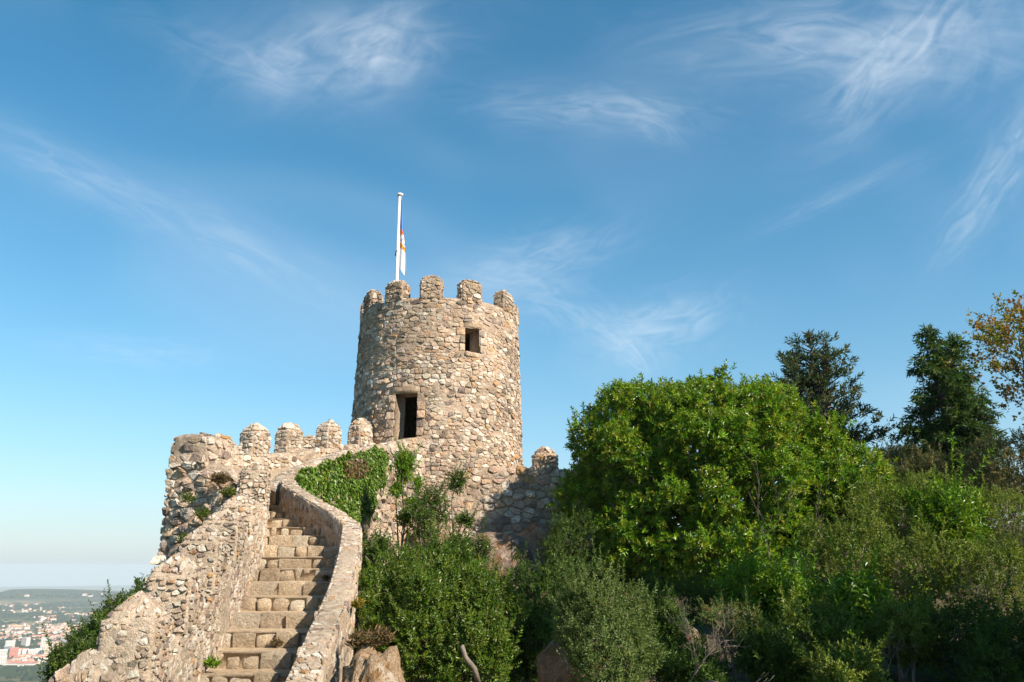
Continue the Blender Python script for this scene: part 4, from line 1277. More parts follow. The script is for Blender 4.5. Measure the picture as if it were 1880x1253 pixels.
# --- saplings in front of the tower foot
rng = np.random.default_rng(104)
for i, (px, pt, pb, Y, wpx, lab) in enumerate([(742, 838, 1040, 24.5, 26, 'slim sapling with a dense leafy head just right of the ivy'), (792, 905, 1060, 23.5, 42, 'spindly sapling with bare forked stems below the tower foot'),
                                             (838, 872, 1050, 24.0, 24, 'thin leaning sapling with sparse leaves, nearest the shaded wall'), (700, 1000, 1080, 19.0, 30, 'low leafy sapling beside the bend of the curving parapet'),
                                             (850, 1000, 1080, 22.5, 48, 'leafy sapling standing in front of the grey boulder')]):
    main = [px_lobe(px, pt + 12, Y, wpx * 0.8, 26)]
    span = pb - pt
    for q in range(6):
        main.append(px_lobe(px + rng.normal(0, wpx * 0.55), pt + span * rng.uniform(0.05, 0.75), Y + rng.normal(0, 0.3), wpx * rng.uniform(0.35, 0.62), wpx * rng.uniform(0.35, 0.6)))
    if i == 2: main = [(c, np.array(r) * 0.9) for c, r in main]
    lobes = [(np.array(c), np.array(r)) for c, r in main]
    base = at(px - 8, pb, Y)
    sl = []
    bb = np.array(base)
    for (c, r) in lobes[:5]:
        sl.append(([bb, bb + (c - bb) * 0.4 + rng.normal(0, 0.08, 3), bb + (c - bb) * 0.75 + rng.normal(0, 0.08, 3), c], [0.028, 0.024, 0.018, 0.008]))
    leafy('sapling', lab, 'sapling', base, lobes, (900, 700, 480, 600, 800)[i], 9, 0.085, 0.032, 0.16, GREEN if i == 0 else DEEP + [(0.08, 0.10, 0.025)], rng, up=0.5, stem_lines=sl, accents=(0.02, [(0.25, 0.17, 0.05)]),
          group='saplings below the tower', bark='twig', trunk_name='stem', crown='crown', shell=(0.3, 1.05))

# --- ivy on the wall of the upper ramp
rng = np.random.default_rng(105)
iv = thing('ivy', 'thick sunlit ivy curtain hanging over the ramp wall', 'ivy', (-4.9, 22.5, 1.2))
Pi_, Di, Ni = [], [], []
# the patch is bounded by these points of the photograph, projected on to the wall's face
poly = np.array([(540, 884), (560, 862), (600, 846), (650, 829), (700, 819), (714, 838), (712, 880), (696, 900), (684, 952), (655, 958), (640, 945), (600, 940), (560, 925), (538, 905)], float)
def inside(P, poly):
    x, y = P[:, 0], P[:, 1]; c = np.zeros(len(P), bool); n = len(poly)
    for i in range(n):
        x1, y1 = poly[i]; x2, y2 = poly[i - 1]
        c ^= ((y1 > y) != (y2 > y)) & (x < (x2 - x1) * (y - y1) / (y2 - y1 + 1e-12) + x1)
    return c
n_ = 85000
u = rng.uniform(0, W3.len, n_); v = rng.uniform(1.6, 6.6, n_)
ok = v < W3.zt(u) + 1.6 + 0.10
u, v = u[ok], v[ok]
P = W3.point(u, v); Nw = surf_normals(W3.front(), u, v)
th_ = np.clip(0.10 + 0.16 * fbm(P, 1.4, 3, 8), 0.03, 0.3)
P = P + Nw * (th_ * rng.uniform(0.3, 1.0, len(P)))[:, None]
ix, iy, _ = proj(P)
wob = fbm(P, 2.6, 4, 61) * 15
ok = inside(np.stack([ix + wob, iy + wob * 0.7], -1), poly)
P, Nw = P[ok][:13000], Nw[ok][:13000]
bare = fbm(P, 1.1, 3, 19)
ok = bare > -0.62 + 0.12 * rng.random(len(P))
P, Nw = P[ok], Nw[ok]
n_ = len(P)
Dn = unit(np.array([0, 0, -1.0]) + Nw * rng.uniform(0.1, 0.9, (n_, 1)) + rng.normal(0, 0.45, (n_, 3)))
Nn = unit(Nw + np.array([0, 0, 0.5]) + rng.normal(0, 0.3, (n_, 3)))
pal = np.array([(0.100, 0.180, 0.016), (0.080, 0.150, 0.016), (0.130, 0.205, 0.020), (0.058, 0.118, 0.015)])
t = pal[rng.integers(4, size=n_)] * rng.uniform(0.75, 1.25, (n_, 1))
q = rng.random(n_) < 0.03; t[q] = (0.34, 0.24, 0.03)
q = (np.hypot(proj(P)[0] - 652, (proj(P)[1] - 858) * 1.3) < 24) & (rng.random(n_) < 0.7); t[q] = (0.17, 0.105, 0.045)
q = (fbm(P, 3.0, 2, 5) > 0.35) & (rng.random(n_) < 0.5); t[q] *= 0.55
V, Fc, T = leaves_mesh(P, Dn, Nn, rng.uniform(0.05, 0.135, n_), rng.uniform(0.045, 0.105, n_), t, 0.10, 0.1)
obj('foliage', V, Fc, M['leaf'], iv, tint=T, smooth=False)
# the dry patch in the ivy
dry = P[np.hypot(*(np.stack([proj(P)[0], proj(P)[1]], -1) - (652, 858)).T) < 22]
b = MB()
for p in dry[::2][:160]:
    e = p + unit(np.array([0.5, -0.4, 0.2]) + rng.normal(0, 0.7, 3)) * rng.uniform(0.12, 0.3)
    V, Fc = tube([p, (p + e) / 2 + rng.normal(0, 0.02, 3), e], [0.006, 0.005, 0.003], 3); b.add(V, Fc, (0.9, 0.75, 0.6))
b.build('dry_stems', M['twig'], iv, kind='stuff')

# --- the two conifers and the autumn tree behind
def conifer(name, label, base, height, rmax, rng, pal, n_br, stems=((0, 0),), tilt=0.1, droop=0.0, L=0.34, W=0.09, sprigs=9, power=0.8, t0=0.08, k=9, lean=0.0, gap=0.0, dens=1.0):
    o = thing(name, label, 'conifer', base)
    b = np.array(base); lines = []; Q, A = [], []
    for (sx, sh) in stems:
        top = b + np.array([sx * rmax + lean * height, 0, height * (1 - sh)])
        pts = [b, b + (top - b) * 0.3 + rng.normal(0, 0.05, 3), b + (top - b) * 0.65 + rng.normal(0, 0.08, 3), top]
        lines.append((pts, [0.26, 0.19, 0.11, 0.03]))
        H = height * (1 - sh)
        for i in range(n_br):
            t = t0 + (1 - t0) * ((i + rng.uniform(0, 1)) / n_br)
            p0 = b + (top - b) * t
            az_ = rng.uniform(0, 2 * math.pi)
            ln = rmax * (1 - t) ** power * rng.uniform(0.55, 1.1) + 0.25
            if rng.random() < gap: ln *= 0.45
            d = unit(np.array([math.cos(az_), math.sin(az_), tilt + rng.normal(0, 0.12)]))
            pts = [p0]
            for j in range(4):
                d = unit(d + np.array([0, 0, -droop * 0.25 + 0.06]) + rng.normal(0, 0.06, 3))
                pts.append(pts[-1] + d * ln / 4)
            lines.append((pts, [0.05, 0.04, 0.03, 0.02, 0.008]))
            pts = np.array(pts)
            m = max(3, int(sprigs * ln / rmax * 2.0 * dens))
            for j in range(m):
                s = rng.uniform(0.25, 1.0) * 3.999
                kx = int(s); f = s - kx
                q = pts[kx] * (1 - f) + pts[kx + 1] * f + rng.normal(0, 0.10, 3)
                side = np.cross(d, (0, 0, 1.0)) * rng.choice([-1, 1])
                a = unit(d * 0.8 + side * rng.uniform(0, 0.9) + np.array([0, 0, -droop * 0.9 + 0.1]) + rng.normal(0, 0.2, 3))
                Q.append(q); A.append(a)
        for j in range(10):
            Q.append(b + (top - b) * rng.uniform(0.93, 1.0)); A.append(unit(np.array([0, 0, 1.0]) + rng.normal(0, 0.4, 3)))
    Q, A = np.array(Q), np.array(A)
    Pl, D, Nn, l, w, t = sprig_leaves(Q, A, rng, k, L, W, 0.42, pal, 0.75, 0.4)
    V, Fc, T = leaves_mesh(Pl, D, Nn, l, w, t, 0.1, 0.2)
    obj('crown', V, Fc, M['needle'], o, tint=T, smooth=False)
    limbs(lines, o, M['bark'], 'trunk')
    return o
rng = np.random.default_rng(106)
t1 = at(1478, 620, 46); g1 = float(ground_z(t1[0] + 0.2, 46))
conifer('conifer_tree', 'broad open conifer with several stems rising behind the big green tree', (t1[0] + 0.3, 46.0, g1), t1[2] - g1, 5.0, rng, CONIFER, 62,
        stems=((0.0, 0.0), (-0.26, 0.13), (0.14, 0.10)), tilt=0.42, droop=0.0, power=0.62, t0=0.30, sprigs=11, gap=0.3, L=0.36, W=0.10)
t2 = at(1702, 607, 42); g2 = float(ground_z(t2[0], 42))
conifer('conifer_tree', 'dense dark cone shaped conifer with drooping sprays left of the autumn tree', (t2[0] + 0.5, 42.0, g2), t2[2] - g2, 3.2, rng, CONIFER2, 150,
        stems=((-0.14, 0.0), (0.22, 0.05)), tilt=0.10, droop=0.55, power=0.78, t0=0.16, sprigs=13, gap=0.15, L=0.34, W=0.09)
# autumn tree
rng = np.random.default_rng(107)
ab = (23.3, 31.0, float(ground_z(23.3, 31.0)))
o = thing('autumn_tree', 'half bare tree with orange brown autumn leaves at the right edge', 'tree', ab)
lines, tips = [], []
for dx in (-0.55, -0.3, -0.1, 0.2, 0.5):
    l_, t_ = skeleton(np.array(ab) + [0, 0, 1.2], (dx * 0.9, rng.normal(0, 0.3), 1.0), 4.1, 0.13, 4, rng, (2, 4), 0.75, 0.22, 0.70)
    lines += l_; tips += t_
lines.append(([np.array(ab) - [0, 0, 0.4], np.array(ab) + [0, 0, 0.6], np.array(ab) + [0, 0, 1.3]], [0.26, 0.22, 0.2]))
limbs(lines, o, M['bark'], 'trunk')
Q = np.array([p for p, d in tips]); A = np.array([d for p, d in tips])
sel = rng.random(len(Q)) < 0.9; Q, A = Q[sel], A[sel]
Q = np.concatenate([Q, Q + rng.normal(0, 0.22, Q.shape)]); A = np.concatenate([A, A])
Pl, D, Nn, l, w, t = sprig_leaves(Q, unit(A + rng.normal(0, 0.4, A.shape)), rng, 6, 0.17, 0.13, 0.36, AUTUMN, 1.1, 0.6)
V, Fc, T = leaves_mesh(Pl, D, Nn, l, w, t, 0.15, 0.25)
obj('crown', V, Fc, M['dry_leaf'], o, tint=T, smooth=False)

# --- unseen trees added right of the view to shade the slope and hollow
rng = np.random.default_rng(130)
for (x, y, zc, r, lab) in [(12.5, 8.0, 2.6, 2.4, 'unseen tree added for shade right of the view, nearest the camera'), (16.5, 9.5, 3.2, 2.6, 'unseen tree added for shade right of the view, furthest from the camera'), (10.2, 10.8, 2.0, 1.8, 'unseen tree added for shade right of the view, between two others'), (10.3, 7.2, 8.4, 1.5, 'tall slim unseen tree added for shade right of the view'), (12.6, 12.3, 8.6, 1.7, 'tall broad unseen tree added for shade right of the view')]:
    lobes = make_lobes([((x, y, zc), (r, r, r * 0.8)), ((x + 1, y - 0.5, zc + 1), (r * 0.7, r * 0.7, r * 0.6))], 22, rng, (0.25, 0.4), 0.95)
    leafy('broadleaf_tree', lab, 'tree', gbase((x, y)), lobes, 2600, 10, 0.2, 0.09, 0.3, DEEP, rng, stem_r=0.12)

# --- shrubs of the right-hand slope, each at its own place
SHR = [  # px, py, Y, rx, rz, type, label
    (1745, 880, 33.0, 95, 62, 'brown', 'wide brownish shrub at the foot of the dark cone shaped conifer'),
    (1850, 870, 31.0, 75, 80, 'brown', 'tall brownish shrub below the autumn tree'),
    (1650, 855, 34.5, 48, 45, 'brown', 'small brownish shrub in the gap between the two conifers'),
    (1700, 930, 36.0, 120, 60, 'brown', 'long brownish shrub closing the gap behind the right slope'),
    (1850, 940, 34.0, 100, 70, 'brown', 'brownish thicket behind the olive shrub at the right edge'),
    (1590, 968, 37.0, 110, 60, 'brown', 'brownish shrub furthest back between big tree and right slope'),
    (1625, 960, 31.0, 90, 55, 'olive', 'olive shrub low behind the right flank of the big tree'),
    (1610, 900, 33.0, 60, 50, 'olive', 'olive shrub behind the right flank of the big tree'),
    (1655, 930, 25.0, 85, 70, 'olive', 'grey green shrub against the right flank of the big tree'),
    (1735, 955, 23.5, 62, 62, 'bright', 'bright green laurel shoots among the grey green shrubs'),
    (1840, 965, 24.0, 95, 80, 'olive', 'broad olive shrub at the right edge below the brownish ones'),
    (1565, 1010, 21.0, 90, 85, 'olive', 'grey green shrub overlapping the lower right of the big tree'),
    (1680, 1050, 19.0, 95, 75, 'olive', 'rounded grey green shrub in the middle of the right slope'),
    (1815, 1075, 18.5, 105, 85, 'olive', 'large shrub with dead brown patches near the right edge'),
    (1560, 1130, 17.5, 85, 60, 'bright', 'low bright green laurel shoots under the right slope shrubs'),
    (1490, 1155, 14.5, 58, 50, 'olive', 'small domed shrub on bare twigs below the big tree'),
    (1650, 1165, 14.0, 62, 58, 'olive', 'small domed shrub at the lower right with a twiggy underside'),
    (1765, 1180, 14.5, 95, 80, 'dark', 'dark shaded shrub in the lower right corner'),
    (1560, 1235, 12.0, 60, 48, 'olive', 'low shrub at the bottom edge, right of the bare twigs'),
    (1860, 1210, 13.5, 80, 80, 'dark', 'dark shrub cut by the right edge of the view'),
    (1335, 1145, 15.0, 46, 32, 'sage', 'little flat topped shrub on thin bare stems under the big tree'),
    (1400, 1110, 19.5, 80, 70, 'bright', 'lower skirt of bright laurel shoots in front of the big tree'),
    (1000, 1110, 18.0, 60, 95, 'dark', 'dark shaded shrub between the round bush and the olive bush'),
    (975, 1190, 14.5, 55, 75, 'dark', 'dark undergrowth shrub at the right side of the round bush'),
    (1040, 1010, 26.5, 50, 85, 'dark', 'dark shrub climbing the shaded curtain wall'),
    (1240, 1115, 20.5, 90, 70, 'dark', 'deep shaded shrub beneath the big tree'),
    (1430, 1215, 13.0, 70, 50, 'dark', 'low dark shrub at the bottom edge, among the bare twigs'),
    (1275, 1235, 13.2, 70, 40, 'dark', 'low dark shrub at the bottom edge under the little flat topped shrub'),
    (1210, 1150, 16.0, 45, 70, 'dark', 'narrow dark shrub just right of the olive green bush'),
]
rng = np.random.default_rng(108)
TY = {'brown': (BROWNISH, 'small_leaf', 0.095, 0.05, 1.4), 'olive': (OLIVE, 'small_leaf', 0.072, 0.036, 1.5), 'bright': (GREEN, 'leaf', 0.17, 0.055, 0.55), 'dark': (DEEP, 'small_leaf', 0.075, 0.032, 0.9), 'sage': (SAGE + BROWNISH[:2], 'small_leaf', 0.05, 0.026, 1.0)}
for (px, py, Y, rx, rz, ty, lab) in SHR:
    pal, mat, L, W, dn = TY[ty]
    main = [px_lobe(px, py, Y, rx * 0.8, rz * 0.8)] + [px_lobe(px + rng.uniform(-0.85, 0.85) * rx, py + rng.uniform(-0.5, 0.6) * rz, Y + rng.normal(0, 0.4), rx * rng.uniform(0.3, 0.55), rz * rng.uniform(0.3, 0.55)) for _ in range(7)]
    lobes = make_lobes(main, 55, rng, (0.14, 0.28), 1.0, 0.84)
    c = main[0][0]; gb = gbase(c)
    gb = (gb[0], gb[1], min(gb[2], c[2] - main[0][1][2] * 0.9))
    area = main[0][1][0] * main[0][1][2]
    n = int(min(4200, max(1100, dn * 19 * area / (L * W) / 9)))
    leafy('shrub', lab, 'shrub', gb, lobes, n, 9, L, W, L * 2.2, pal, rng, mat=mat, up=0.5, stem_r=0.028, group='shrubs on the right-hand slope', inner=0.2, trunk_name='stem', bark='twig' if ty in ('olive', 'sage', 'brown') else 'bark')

# --- shrubs on the valley side, behind the parapet
rng = np.random.default_rng(109)
for (px, py, Y, rx, rz, lab) in [(280, 1112, 18.5, 36, 44, 'dark shrub on the valley slope right below the corner bastion'), (232, 1152, 17.5, 46, 42, 'sunlit topped shrub between two valley shrubs on the slope'),
                                 (178, 1192, 16.5, 48, 42, 'dark shrub on the valley slope behind the second merlon'), (138, 1222, 15.5, 32, 30, 'lowest dark shrub on the valley slope beside the town'),
                                 (300, 1160, 17.0, 50, 60, 'shaded shrub hugging the back of the stepped parapet')]:
    main = [px_lobe(px, py, Y, rx, rz), px_lobe(px + 25, py + 40, Y, rx, rz)]
    lobes = make_lobes(main, 16, rng, (0.25, 0.4), 0.95)
    c = main[0][0]; gb = (float(c[0]), float(c[1]), float(c[2] - 2.0))
    leafy('shrub', lab, 'shrub', gb, lobes, 1500, 9, 0.075, 0.032, 0.16, DEEP + [(0.08, 0.105, 0.02)], rng, up=0.8, stem_r=0.03, group='shrubs on the valley slope', trunk_name='stem', shoots=0.008)

# --- small plants in the masonry
rng = np.random.default_rng(110)
def tuft(px, py, Y, r, n, L, pal, label, name='weed', mat='small_leaf', up=1.0, W=0.02):
    c = at(px, py, Y)
    o = thing(name, label, 'plant', tuple(c - np.array([0, 0, r * 0.6])))
    D = rand_dirs(n, rng); D[:, 1] -= 0.4; D[:, 2] = np.abs(D[:, 2]) * up; D = unit(D)
    P = c + rand_dirs(n, rng) * (rng.random((n, 1)) ** 0.4) * r * np.array([1, 0.7, 0.6])
    t = np.array(pal)[rng.integers(len(pal), size=n)] * rng.uniform(0.7, 1.25, (n, 1))
    V, Fc, T = leaves_mesh(P, D, unit(rand_dirs(n, rng) + [0, -0.5, 0.6]), rng.uniform(0.6, 1.3, n) * L, rng.uniform(0.7, 1.2, n) * W, t, 0.15, 0.3)
    obj('foliage', V, Fc, M[mat], o, tint=T, smooth=False)
    return o
DRYP = [(0.20, 0.125, 0.06), (0.16, 0.10, 0.05), (0.12, 0.11, 0.05)]
tuft(405, 880, 21.9, 0.26, 420, 0.12, DRYP, 'brown dried fern clump on the ledge of the corner bastion', 'dry_fern')
tuft(603, 1030, 15.0, 0.07, 160, 0.05, GREEN, 'small round green weed on a stair step beside the parapet')
tuft(598, 1062, 14.1, 0.05, 90, 0.05, DRYP, 'pinch of dry litter in the shaded corner of a stair step', 'dry_litter')
tuft(508, 1180, 11.55, 0.07, 110, 0.05, DRYP, 'dry litter lying at the back of a low stair step', 'dry_litter')
tuft(391, 1220, 10.6, 0.09, 120, 0.07, GREEN, 'little green weed at the foot of the stepped parapet')
tuft(656, 1110, 11.8, 0.10, 200, 0.06, [(0.36, 0.28, 0.03), (0.30, 0.20, 0.03), (0.1, 0.12, 0.03)], 'yellow leaved plant clinging to the outer face of the curving parapet')
tuft(668, 1180, 10.6, 0.20, 420, 0.09, DRYP + [(0.10, 0.085, 0.03)], 'brown mossy growth between curving parapet and rusty boulder', 'moss_clump')
tuft(700, 1170, 10.2, 0.16, 260, 0.08, DRYP, 'dead brown leaves on top of the rusty boulder', 'dead_leaves')
for (px, py, r, lab) in [(345, 915, 0.26, 'green weed in the joints high on the corner bastion'), (372, 945, 0.24, 'green weed in the joints midway down the corner bastion'), (345, 990, 0.24, 'green weed low on the corner bastion beside the parapet'),
                         (420, 905, 0.22, 'green weed on the bastion just above the top of the stepped parapet'), (385, 965, 0.2, 'weed in shade where bastion meets stepped parapet')]:
    tuft(px, py, 21.95, r, 260, 0.10, DEEP + OLIVE, lab)

# --- bare dead branches
rng = np.random.default_rng(111)
def dead(px0, py0, px1, py1, Y, r, label, levels=2, ln=None, spread=0.7, cat='branch', up=0.1):
    a, b = at(px0, py0, Y), at(px1, py1, Y - 0.2)
    o = thing('dead_branch', label, cat, tuple(a), 'bare dead branches')
    d = b - a; L = np.linalg.norm(d)
    if levels == 0:
        lines = [([a, a + d * 0.35 + [0.02, 0, 0.01], a + d * 0.7 - [0.02, 0, 0], b], [r, r * 0.9, r * 0.85, r * 0.8])]
    else:
        lines, _ = skeleton(a, d, L * 0.6, r, levels, rng, (2, 4), spread, up, 0.72)
    limbs(lines, o, M['twig'], 'wood', minr=0.003)
dead(878, 1253, 848, 1186, 10.2, 0.034, 'stout sawn off grey branch sticking up out of the round bush', 0)
dead(1300, 1290, 1345, 1150, 13.5, 0.018, 'bare grey twigs carrying the little flat topped shrub', 3)
dead(1230, 1300, 1330, 1185, 12.6, 0.016, 'long bare branch arching up at the bottom edge', 3)
dead(1500, 1260, 1450, 1170, 13.6, 0.014, 'tangle of pale bare twigs below the small domed shrub', 3)
dead(1420, 1080, 1415, 930, 22.5, 0.011, 'dry vine stems hanging on the right front of the big tree', 3, spread=0.35)
dead(1485, 1080, 1480, 950, 21.8, 0.011, 'second dry vine hanging right of the first on the big tree', 3, spread=0.35)
dead(1800, 1150, 1810, 1080, 16.5, 0.016, 'dead brown twigs in the large shrub near the right edge', 3)
dead(1620, 1245, 1650, 1190, 13.2, 0.014, 'bare twigs under the rightmost small domed shrub', 3)
dead(1290, 1253, 1420, 1225, 12.3, 0.012, 'thin pale branch lying low across the bottom edge', 2)

# ------------------------------------------------------------------ the town on the plain
rng = np.random.default_rng(120)
def flat_mat(name, col, rough=0.8):
    m, nt, bsdf, out = new_mat(name); g = NT(nt)
    oi = nt.nodes.new('ShaderNodeObjectInfo')
    nt.links.new(g.mix(g.rng(oi.outputs['Random'], 0, 1, smooth=False), tuple(c * 0.82 for c in col), tuple(min(0.85, c * 1.12) for c in col)), bsdf.inputs['Base Color'])
    bsdf.inputs['Roughness'].default_value = rough; bsdf.inputs['Specular IOR Level'].default_value = 0.2
    return m
M['wall_white'] = flat_mat('white_render', (0.60, 0.58, 0.54)); M['wall_cream'] = flat_mat('cream_render', (0.66, 0.56, 0.42)); M['wall_pink'] = flat_mat('red_render', (0.50, 0.20, 0.15))
M['wall_grey'] = flat_mat('grey_render', (0.16, 0.17, 0.20)); M['roof_tile'] = flat_mat('roof_tile', (0.46, 0.22, 0.13)); M['pane'] = plain_mat('dark_glass', (0.05, 0.06, 0.08), 0.2, 0.5)
M['wall_yellow'] = flat_mat('ochre_render', (0.62, 0.42, 0.12))
def house_mesh(w, d, h, rh_, gable):
    x, y = w / 2, d / 2; e = 0.4
    V = [(-x, -y, 0), (x, -y, 0), (x, y, 0), (-x, y, 0), (-x, -y, h), (x, -y, h), (x, y, h), (-x, y, h)]
    Fw = [[0, 1, 5, 4], [1, 2, 6, 5], [2, 3, 7, 6], [3, 0, 4, 7]]
    k = x if gable else x - y * 0.9
    V += [(-x - e, -y - e, h + 0.02), (x + e, -y - e, h + 0.02), (x + e, y + e, h + 0.02), (-x - e, y + e, h + 0.02), (-k, 0, h + rh_), (k, 0, h + rh_)]
    Fr = [[8, 9, 13, 12], [10, 11, 12, 13], [9, 10, 13], [11, 8, 12], [11, 10, 9, 8]]
    return V, Fw + Fr, [0] * 4 + [1] * 5
HM = []
for (w, d, h, r_, gb, wm) in [(11, 8.5, 5.5, 2.2, False, 'wall_white'), (14, 9, 6.5, 2.4, True, 'wall_white'), (9, 8, 4.5, 2.0, True, 'wall_cream'), (20, 10, 7.5, 2.2, False, 'wall_white'), (12, 9, 8.5, 1.2, False, 'wall_white')]:
    V, Fc, mi = house_mesh(w, d, h, r_, gb)
    HM.append(mesh('house', V, Fc, [M[wm], M['roof_tile']], None, False, mi))
HL = ['white hip roofed house in the far town', 'long white gabled house in the far town', 'small cream gabled house in the far town', 'large white low roofed block in the far town', 'tall white house in the far town']
spots = []
def cluster(where, n, px0, px1, py0, py1, slope=0.0):
    for _ in range(n):
        px = rng.uniform(px0, px1); py = rng.uniform(py0, py1) + slope * (px - px0)
        spots.append((px, py)); wheres.append(where)
wheres = []
cluster('in the village band left of the far hills', 44, 0, 75, 1103, 1116); cluster('in the village band along the far hills', 28, 75, 205, 1101, 1108, -0.02)
cluster('on the slope of the far hills', 12, 140, 190, 1091, 1101); cluster('high on the left shoulder of the far hills', 14, 2, 62, 1083, 1096)
cluster('in the hamlet in the middle of the plain', 22, 70, 140, 1134, 1150); cluster('in the pale row across the middle plain', 12, 115, 180, 1130, 1134, -0.01); cluster('around the ochre hall', 18, 15, 50, 1149, 1156)
cluster('in the dense quarter beside the valley shrubs', 60, 80, 150, 1152, 1174); cluster('in the red roofed quarter above the cream tower', 46, 60, 132, 1168, 1192); cluster('at the left edge above the apartments', 12, 0, 55, 1161, 1174)
cluster('below the apartment blocks', 24, 40, 110, 1206, 1216); cluster('near the lower left corner', 10, 0, 40, 1212, 1224)
spots = np.array(spots)
for P, wh in zip(on_plain(spots[:, 0], spots[:, 1]), wheres):
    k = rng.choice(5, p=[0.34, 0.2, 0.14, 0.17, 0.15])
    o = bpy.data.objects.new('house', HM[k]); C.objects.link(o)
    o.location = (P[0], P[1], P[2] - 0.3); o.rotation_euler = (0, 0, rng.choice([0.2, 0.9, 1.6, -0.5]) + rng.normal(0, 0.12))
    s = 1.0 + 0.25 * rng.random() + (0.45 if np.hypot(P[0], P[1]) > 4200 else 0)
    o.scale = (s, s, s)
    tag(o, HL[k].replace('in the far town', wh), 'house', 'distant houses of the town on the plain')
def apartment(px, py, w, d, h, mat, rz, label, roof='wall_white', win=True):
    P = on_plain(px, py)
    o = thing('apartment_block', label, 'building', tuple(P), 'distant apartment blocks of the town')
    c, s = math.cos(rz), math.sin(rz)
    def W_(x, y, z): return (P[0] + c * x - s * y, P[1] + s * x + c * y, P[2] + z)
    b = MB(); x, y = w / 2, d / 2
    b.add([W_(sx * x, sy * y, z) for z in (-1, h) for sy in (-1, 1) for sx in (-1, 1)], [[0, 2, 3, 1], [4, 5, 7, 6], [0, 1, 5, 4], [1, 3, 7, 5], [3, 2, 6, 7], [2, 0, 4, 6]])
    b.build('wall', M[mat], o, smooth=False)
    b = MB(); x2, y2 = x + 0.4, y + 0.4
    b.add([W_(sx * x2, sy * y2, z) for z in (h + 0.02, h + 0.9) for sy in (-1, 1) for sx in (-1, 1)], [[0, 2, 3, 1], [4, 5, 7, 6], [0, 1, 5, 4], [1, 3, 7, 5], [3, 2, 6, 7], [2, 0, 4, 6]])
    b.build('roof', M[roof], o, smooth=False)
    if win:
        b = MB()
        nf = int(h / 3.1)
        for f in range(nf):
            z = 1.0 + f * 3.1
            for side, half, dep in ((0, x, y), (1, y, x)):
                nw = int(half * 2 / 3.6)
                for q in range(nw):
                    a = -half + (q + 0.5) * half * 2 / nw
                    for sg in (-1, 1):
                        loc = [(a - 0.8, z), (a + 0.8, z), (a + 0.8, z + 1.4), (a - 0.8, z + 1.4)]
                        V = [W_(u_, sg * (dep + 0.04), v_) if side == 0 else W_(sg * (dep + 0.04), u_, v_) for u_, v_ in loc]
                        b.add(V, [[0, 1, 2, 3]])
        b.build('windows', M['pane'], o, smooth=False, kind='stuff')
for args in [(17, 1195, 24, 16, 26, 'wall_white', 0.5, 'white square apartment tower left of its neighbours'), (46, 1187, 20, 14, 24, 'wall_white', -0.35, 'white apartment block standing alone among green trees'),
             (80, 1194, 17, 14, 33, 'wall_white', 0.3, 'pale slim apartment tower behind the cream one'), (88, 1207, 17, 14, 38, 'wall_cream', 0.3, 'tallest cream apartment tower of the town'),
             (24, 1207, 20, 14, 23, 'wall_pink', 0.55, 'brick red apartment block at the middle of the row'), (36, 1206, 14, 12, 20, 'wall_white', 0.5, 'white apartment block beside the brick red one'),
             (45, 1206, 14, 12, 20, 'wall_white', 0.5, 'white apartment block under an orange roof'), (58, 1206, 20, 12, 18, 'wall_white', 0.45, 'low white apartment block near the cream tower'),
             (70, 1205, 14, 12, 19, 'wall_white', 0.45, 'white apartment block touching the cream tower'), (4, 1212, 18, 14, 24, 'wall_white', 0.5, 'white apartment block at the left edge'),
             (14, 1197, 20, 14, 15, 'wall_grey', 0.5, 'dark grey block in front of the square tower'), (2, 1222, 20, 14, 20, 'wall_white', 0.5, 'nearest white apartment block, cut by the left edge'),
             (33, 1154, 34, 16, 11, 'wall_yellow', 0.2, 'ochre yellow hall in the green fields')]:
    apartment(*args, roof='roof_tile' if 'orange roof' in args[-1] or 'brick' in args[-1] else 'wall_white')
P = on_plain(38, 1221)
sh = thing('sports_hall', 'long low hall with a dull red roof below the apartment blocks', 'hall', tuple(P))
b = MB(); Vb = lambda z, x, y: [(P[0] + sx * x, P[1] + sy * y, P[2] + z) for sy in (-1, 1) for sx in (-1, 1)]
box_f = [[0, 2, 3, 1], [4, 5, 7, 6], [0, 1, 5, 4], [1, 3, 7, 5], [3, 2, 6, 7], [2, 0, 4, 6]]
b.add(Vb(-1, 33, 9) + Vb(5, 33, 9), box_f); b.build('wall', M['wall_white'], sh, smooth=False)
b = MB(); b.add(Vb(5.02, 35, 10) + Vb(8.5, 35, 3), box_f); b.build('roof', M['wall_pink'], sh, smooth=False)
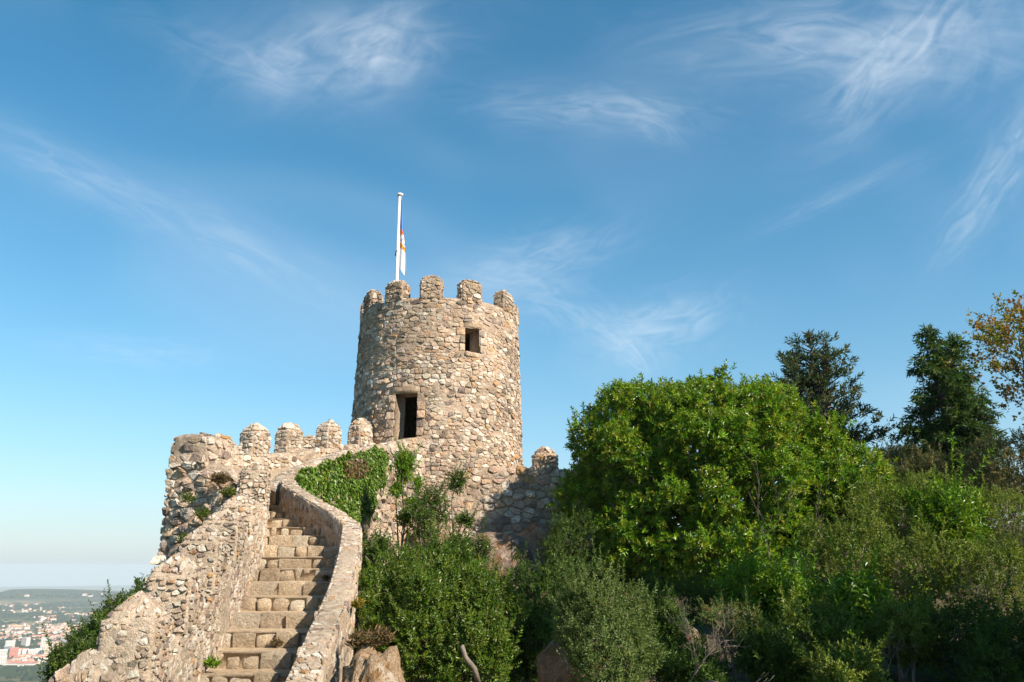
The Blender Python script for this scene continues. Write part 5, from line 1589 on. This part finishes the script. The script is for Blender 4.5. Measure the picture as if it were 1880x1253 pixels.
# the rest of the town: more houses than can be told apart
rows_ = [(150, 0, 300, 1100, 1112, 0.0), (60, 0, 120, 1115, 1130, 0.0), (90, 60, 240, 1128, 1150, 0.0), (170, 70, 175, 1150, 1196, 0.0), (60, 0, 70, 1150, 1180, 0.0), (40, 30, 130, 1204, 1220, 0.0)]
sv, sf, sm, k0 = [], [], [], 0
for (n_, x0, x1, y0, y1, _) in rows_:
    for P in on_plain(rng.uniform(x0, x1, n_), rng.uniform(y0, y1, n_)):
        w, d, h = rng.uniform(8, 15), rng.uniform(7, 10), rng.uniform(3.5, 7.5)
        V, Fc, mi = house_mesh(w, d, h, rng.uniform(1.4, 2.4), rng.random() < 0.5)
        a_ = rng.choice([0.2, 0.9, 1.6, -0.5]) + rng.normal(0, 0.12); c_, s_ = math.cos(a_), math.sin(a_)
        V = np.array(V); V = np.stack([P[0] + c_ * V[:, 0] - s_ * V[:, 1], P[1] + s_ * V[:, 0] + c_ * V[:, 1], P[2] - 0.3 + V[:, 2]], 1)
        mw = rng.choice([0, 0, 2])
        sv.append(V); sf += [[i + k0 for i in f] for f in Fc]; sm += [mw if q == 0 else 1 for q in mi]; k0 += len(V)
sv = np.concatenate(sv)
rest_town = obj('distant_houses', sv, sf, [M['wall_white'], M['roof_tile'], M['wall_cream']], smooth=False, kind='stuff', mat_idx=sm, loc=tuple(sv[0]))
rest_town['label'] = 'many small pale houses with tile roofs spread over the far plain'
# woods and hedges of the plain: a far mass of rounded crowns
ico = []
for a in range(6):
    for e in (-0.1, 0.6, 1.2): ico.append((math.cos(a * 1.047 + e) * math.cos(e), math.sin(a * 1.047 + e) * math.cos(e), math.sin(e)))
ico = np.array(ico + [(0, 0, 1.05)])
icoF = []
for a in range(6):
    a2 = (a + 1) % 6
    for e in range(2): icoF.append([a * 3 + e, a2 * 3 + e, a2 * 3 + e + 1, a * 3 + e + 1])
    icoF.append([a * 3 + 2, a2 * 3 + 2, 18])
qx, qy = rng.uniform(-40, 330, 13000), 1084 + 190 * rng.random(13000) ** 1.3
Pw = on_plain(qx, qy)
nz_ = fbm(Pw, 1 / 260., 4, 77)
Pw = Pw[(nz_ > 0.02) | (rng.random(len(Pw)) < 0.05)][:5200]; s = rng.uniform(5, 11, len(Pw)) * (1 + 0.5 * (np.hypot(Pw[:, 0], Pw[:, 1]) > 4000))
V = (Pw[:, None] + ico[None] * s[:, None, None] * np.array([1, 1, 0.8]) * rng.uniform(0.85, 1.15, (len(Pw), len(ico), 1))).reshape(-1, 3)
Fc = []
for i in range(len(Pw)): Fc += [[k + i * 19 for k in f] for f in icoF]
T = np.repeat(np.array([(0.026, 0.046, 0.018), (0.038, 0.058, 0.022), (0.020, 0.036, 0.016)])[rng.integers(3, size=len(Pw))], 19, axis=0)
wd = obj('distant_woods', V, Fc, M['needle'], tint=T, kind='stuff', loc=(float(Pw[0][0]), float(Pw[0][1]), PLAIN))
wd['label'] = 'far woods and hedges scattered over the plain'; wd['category'] = 'woods'
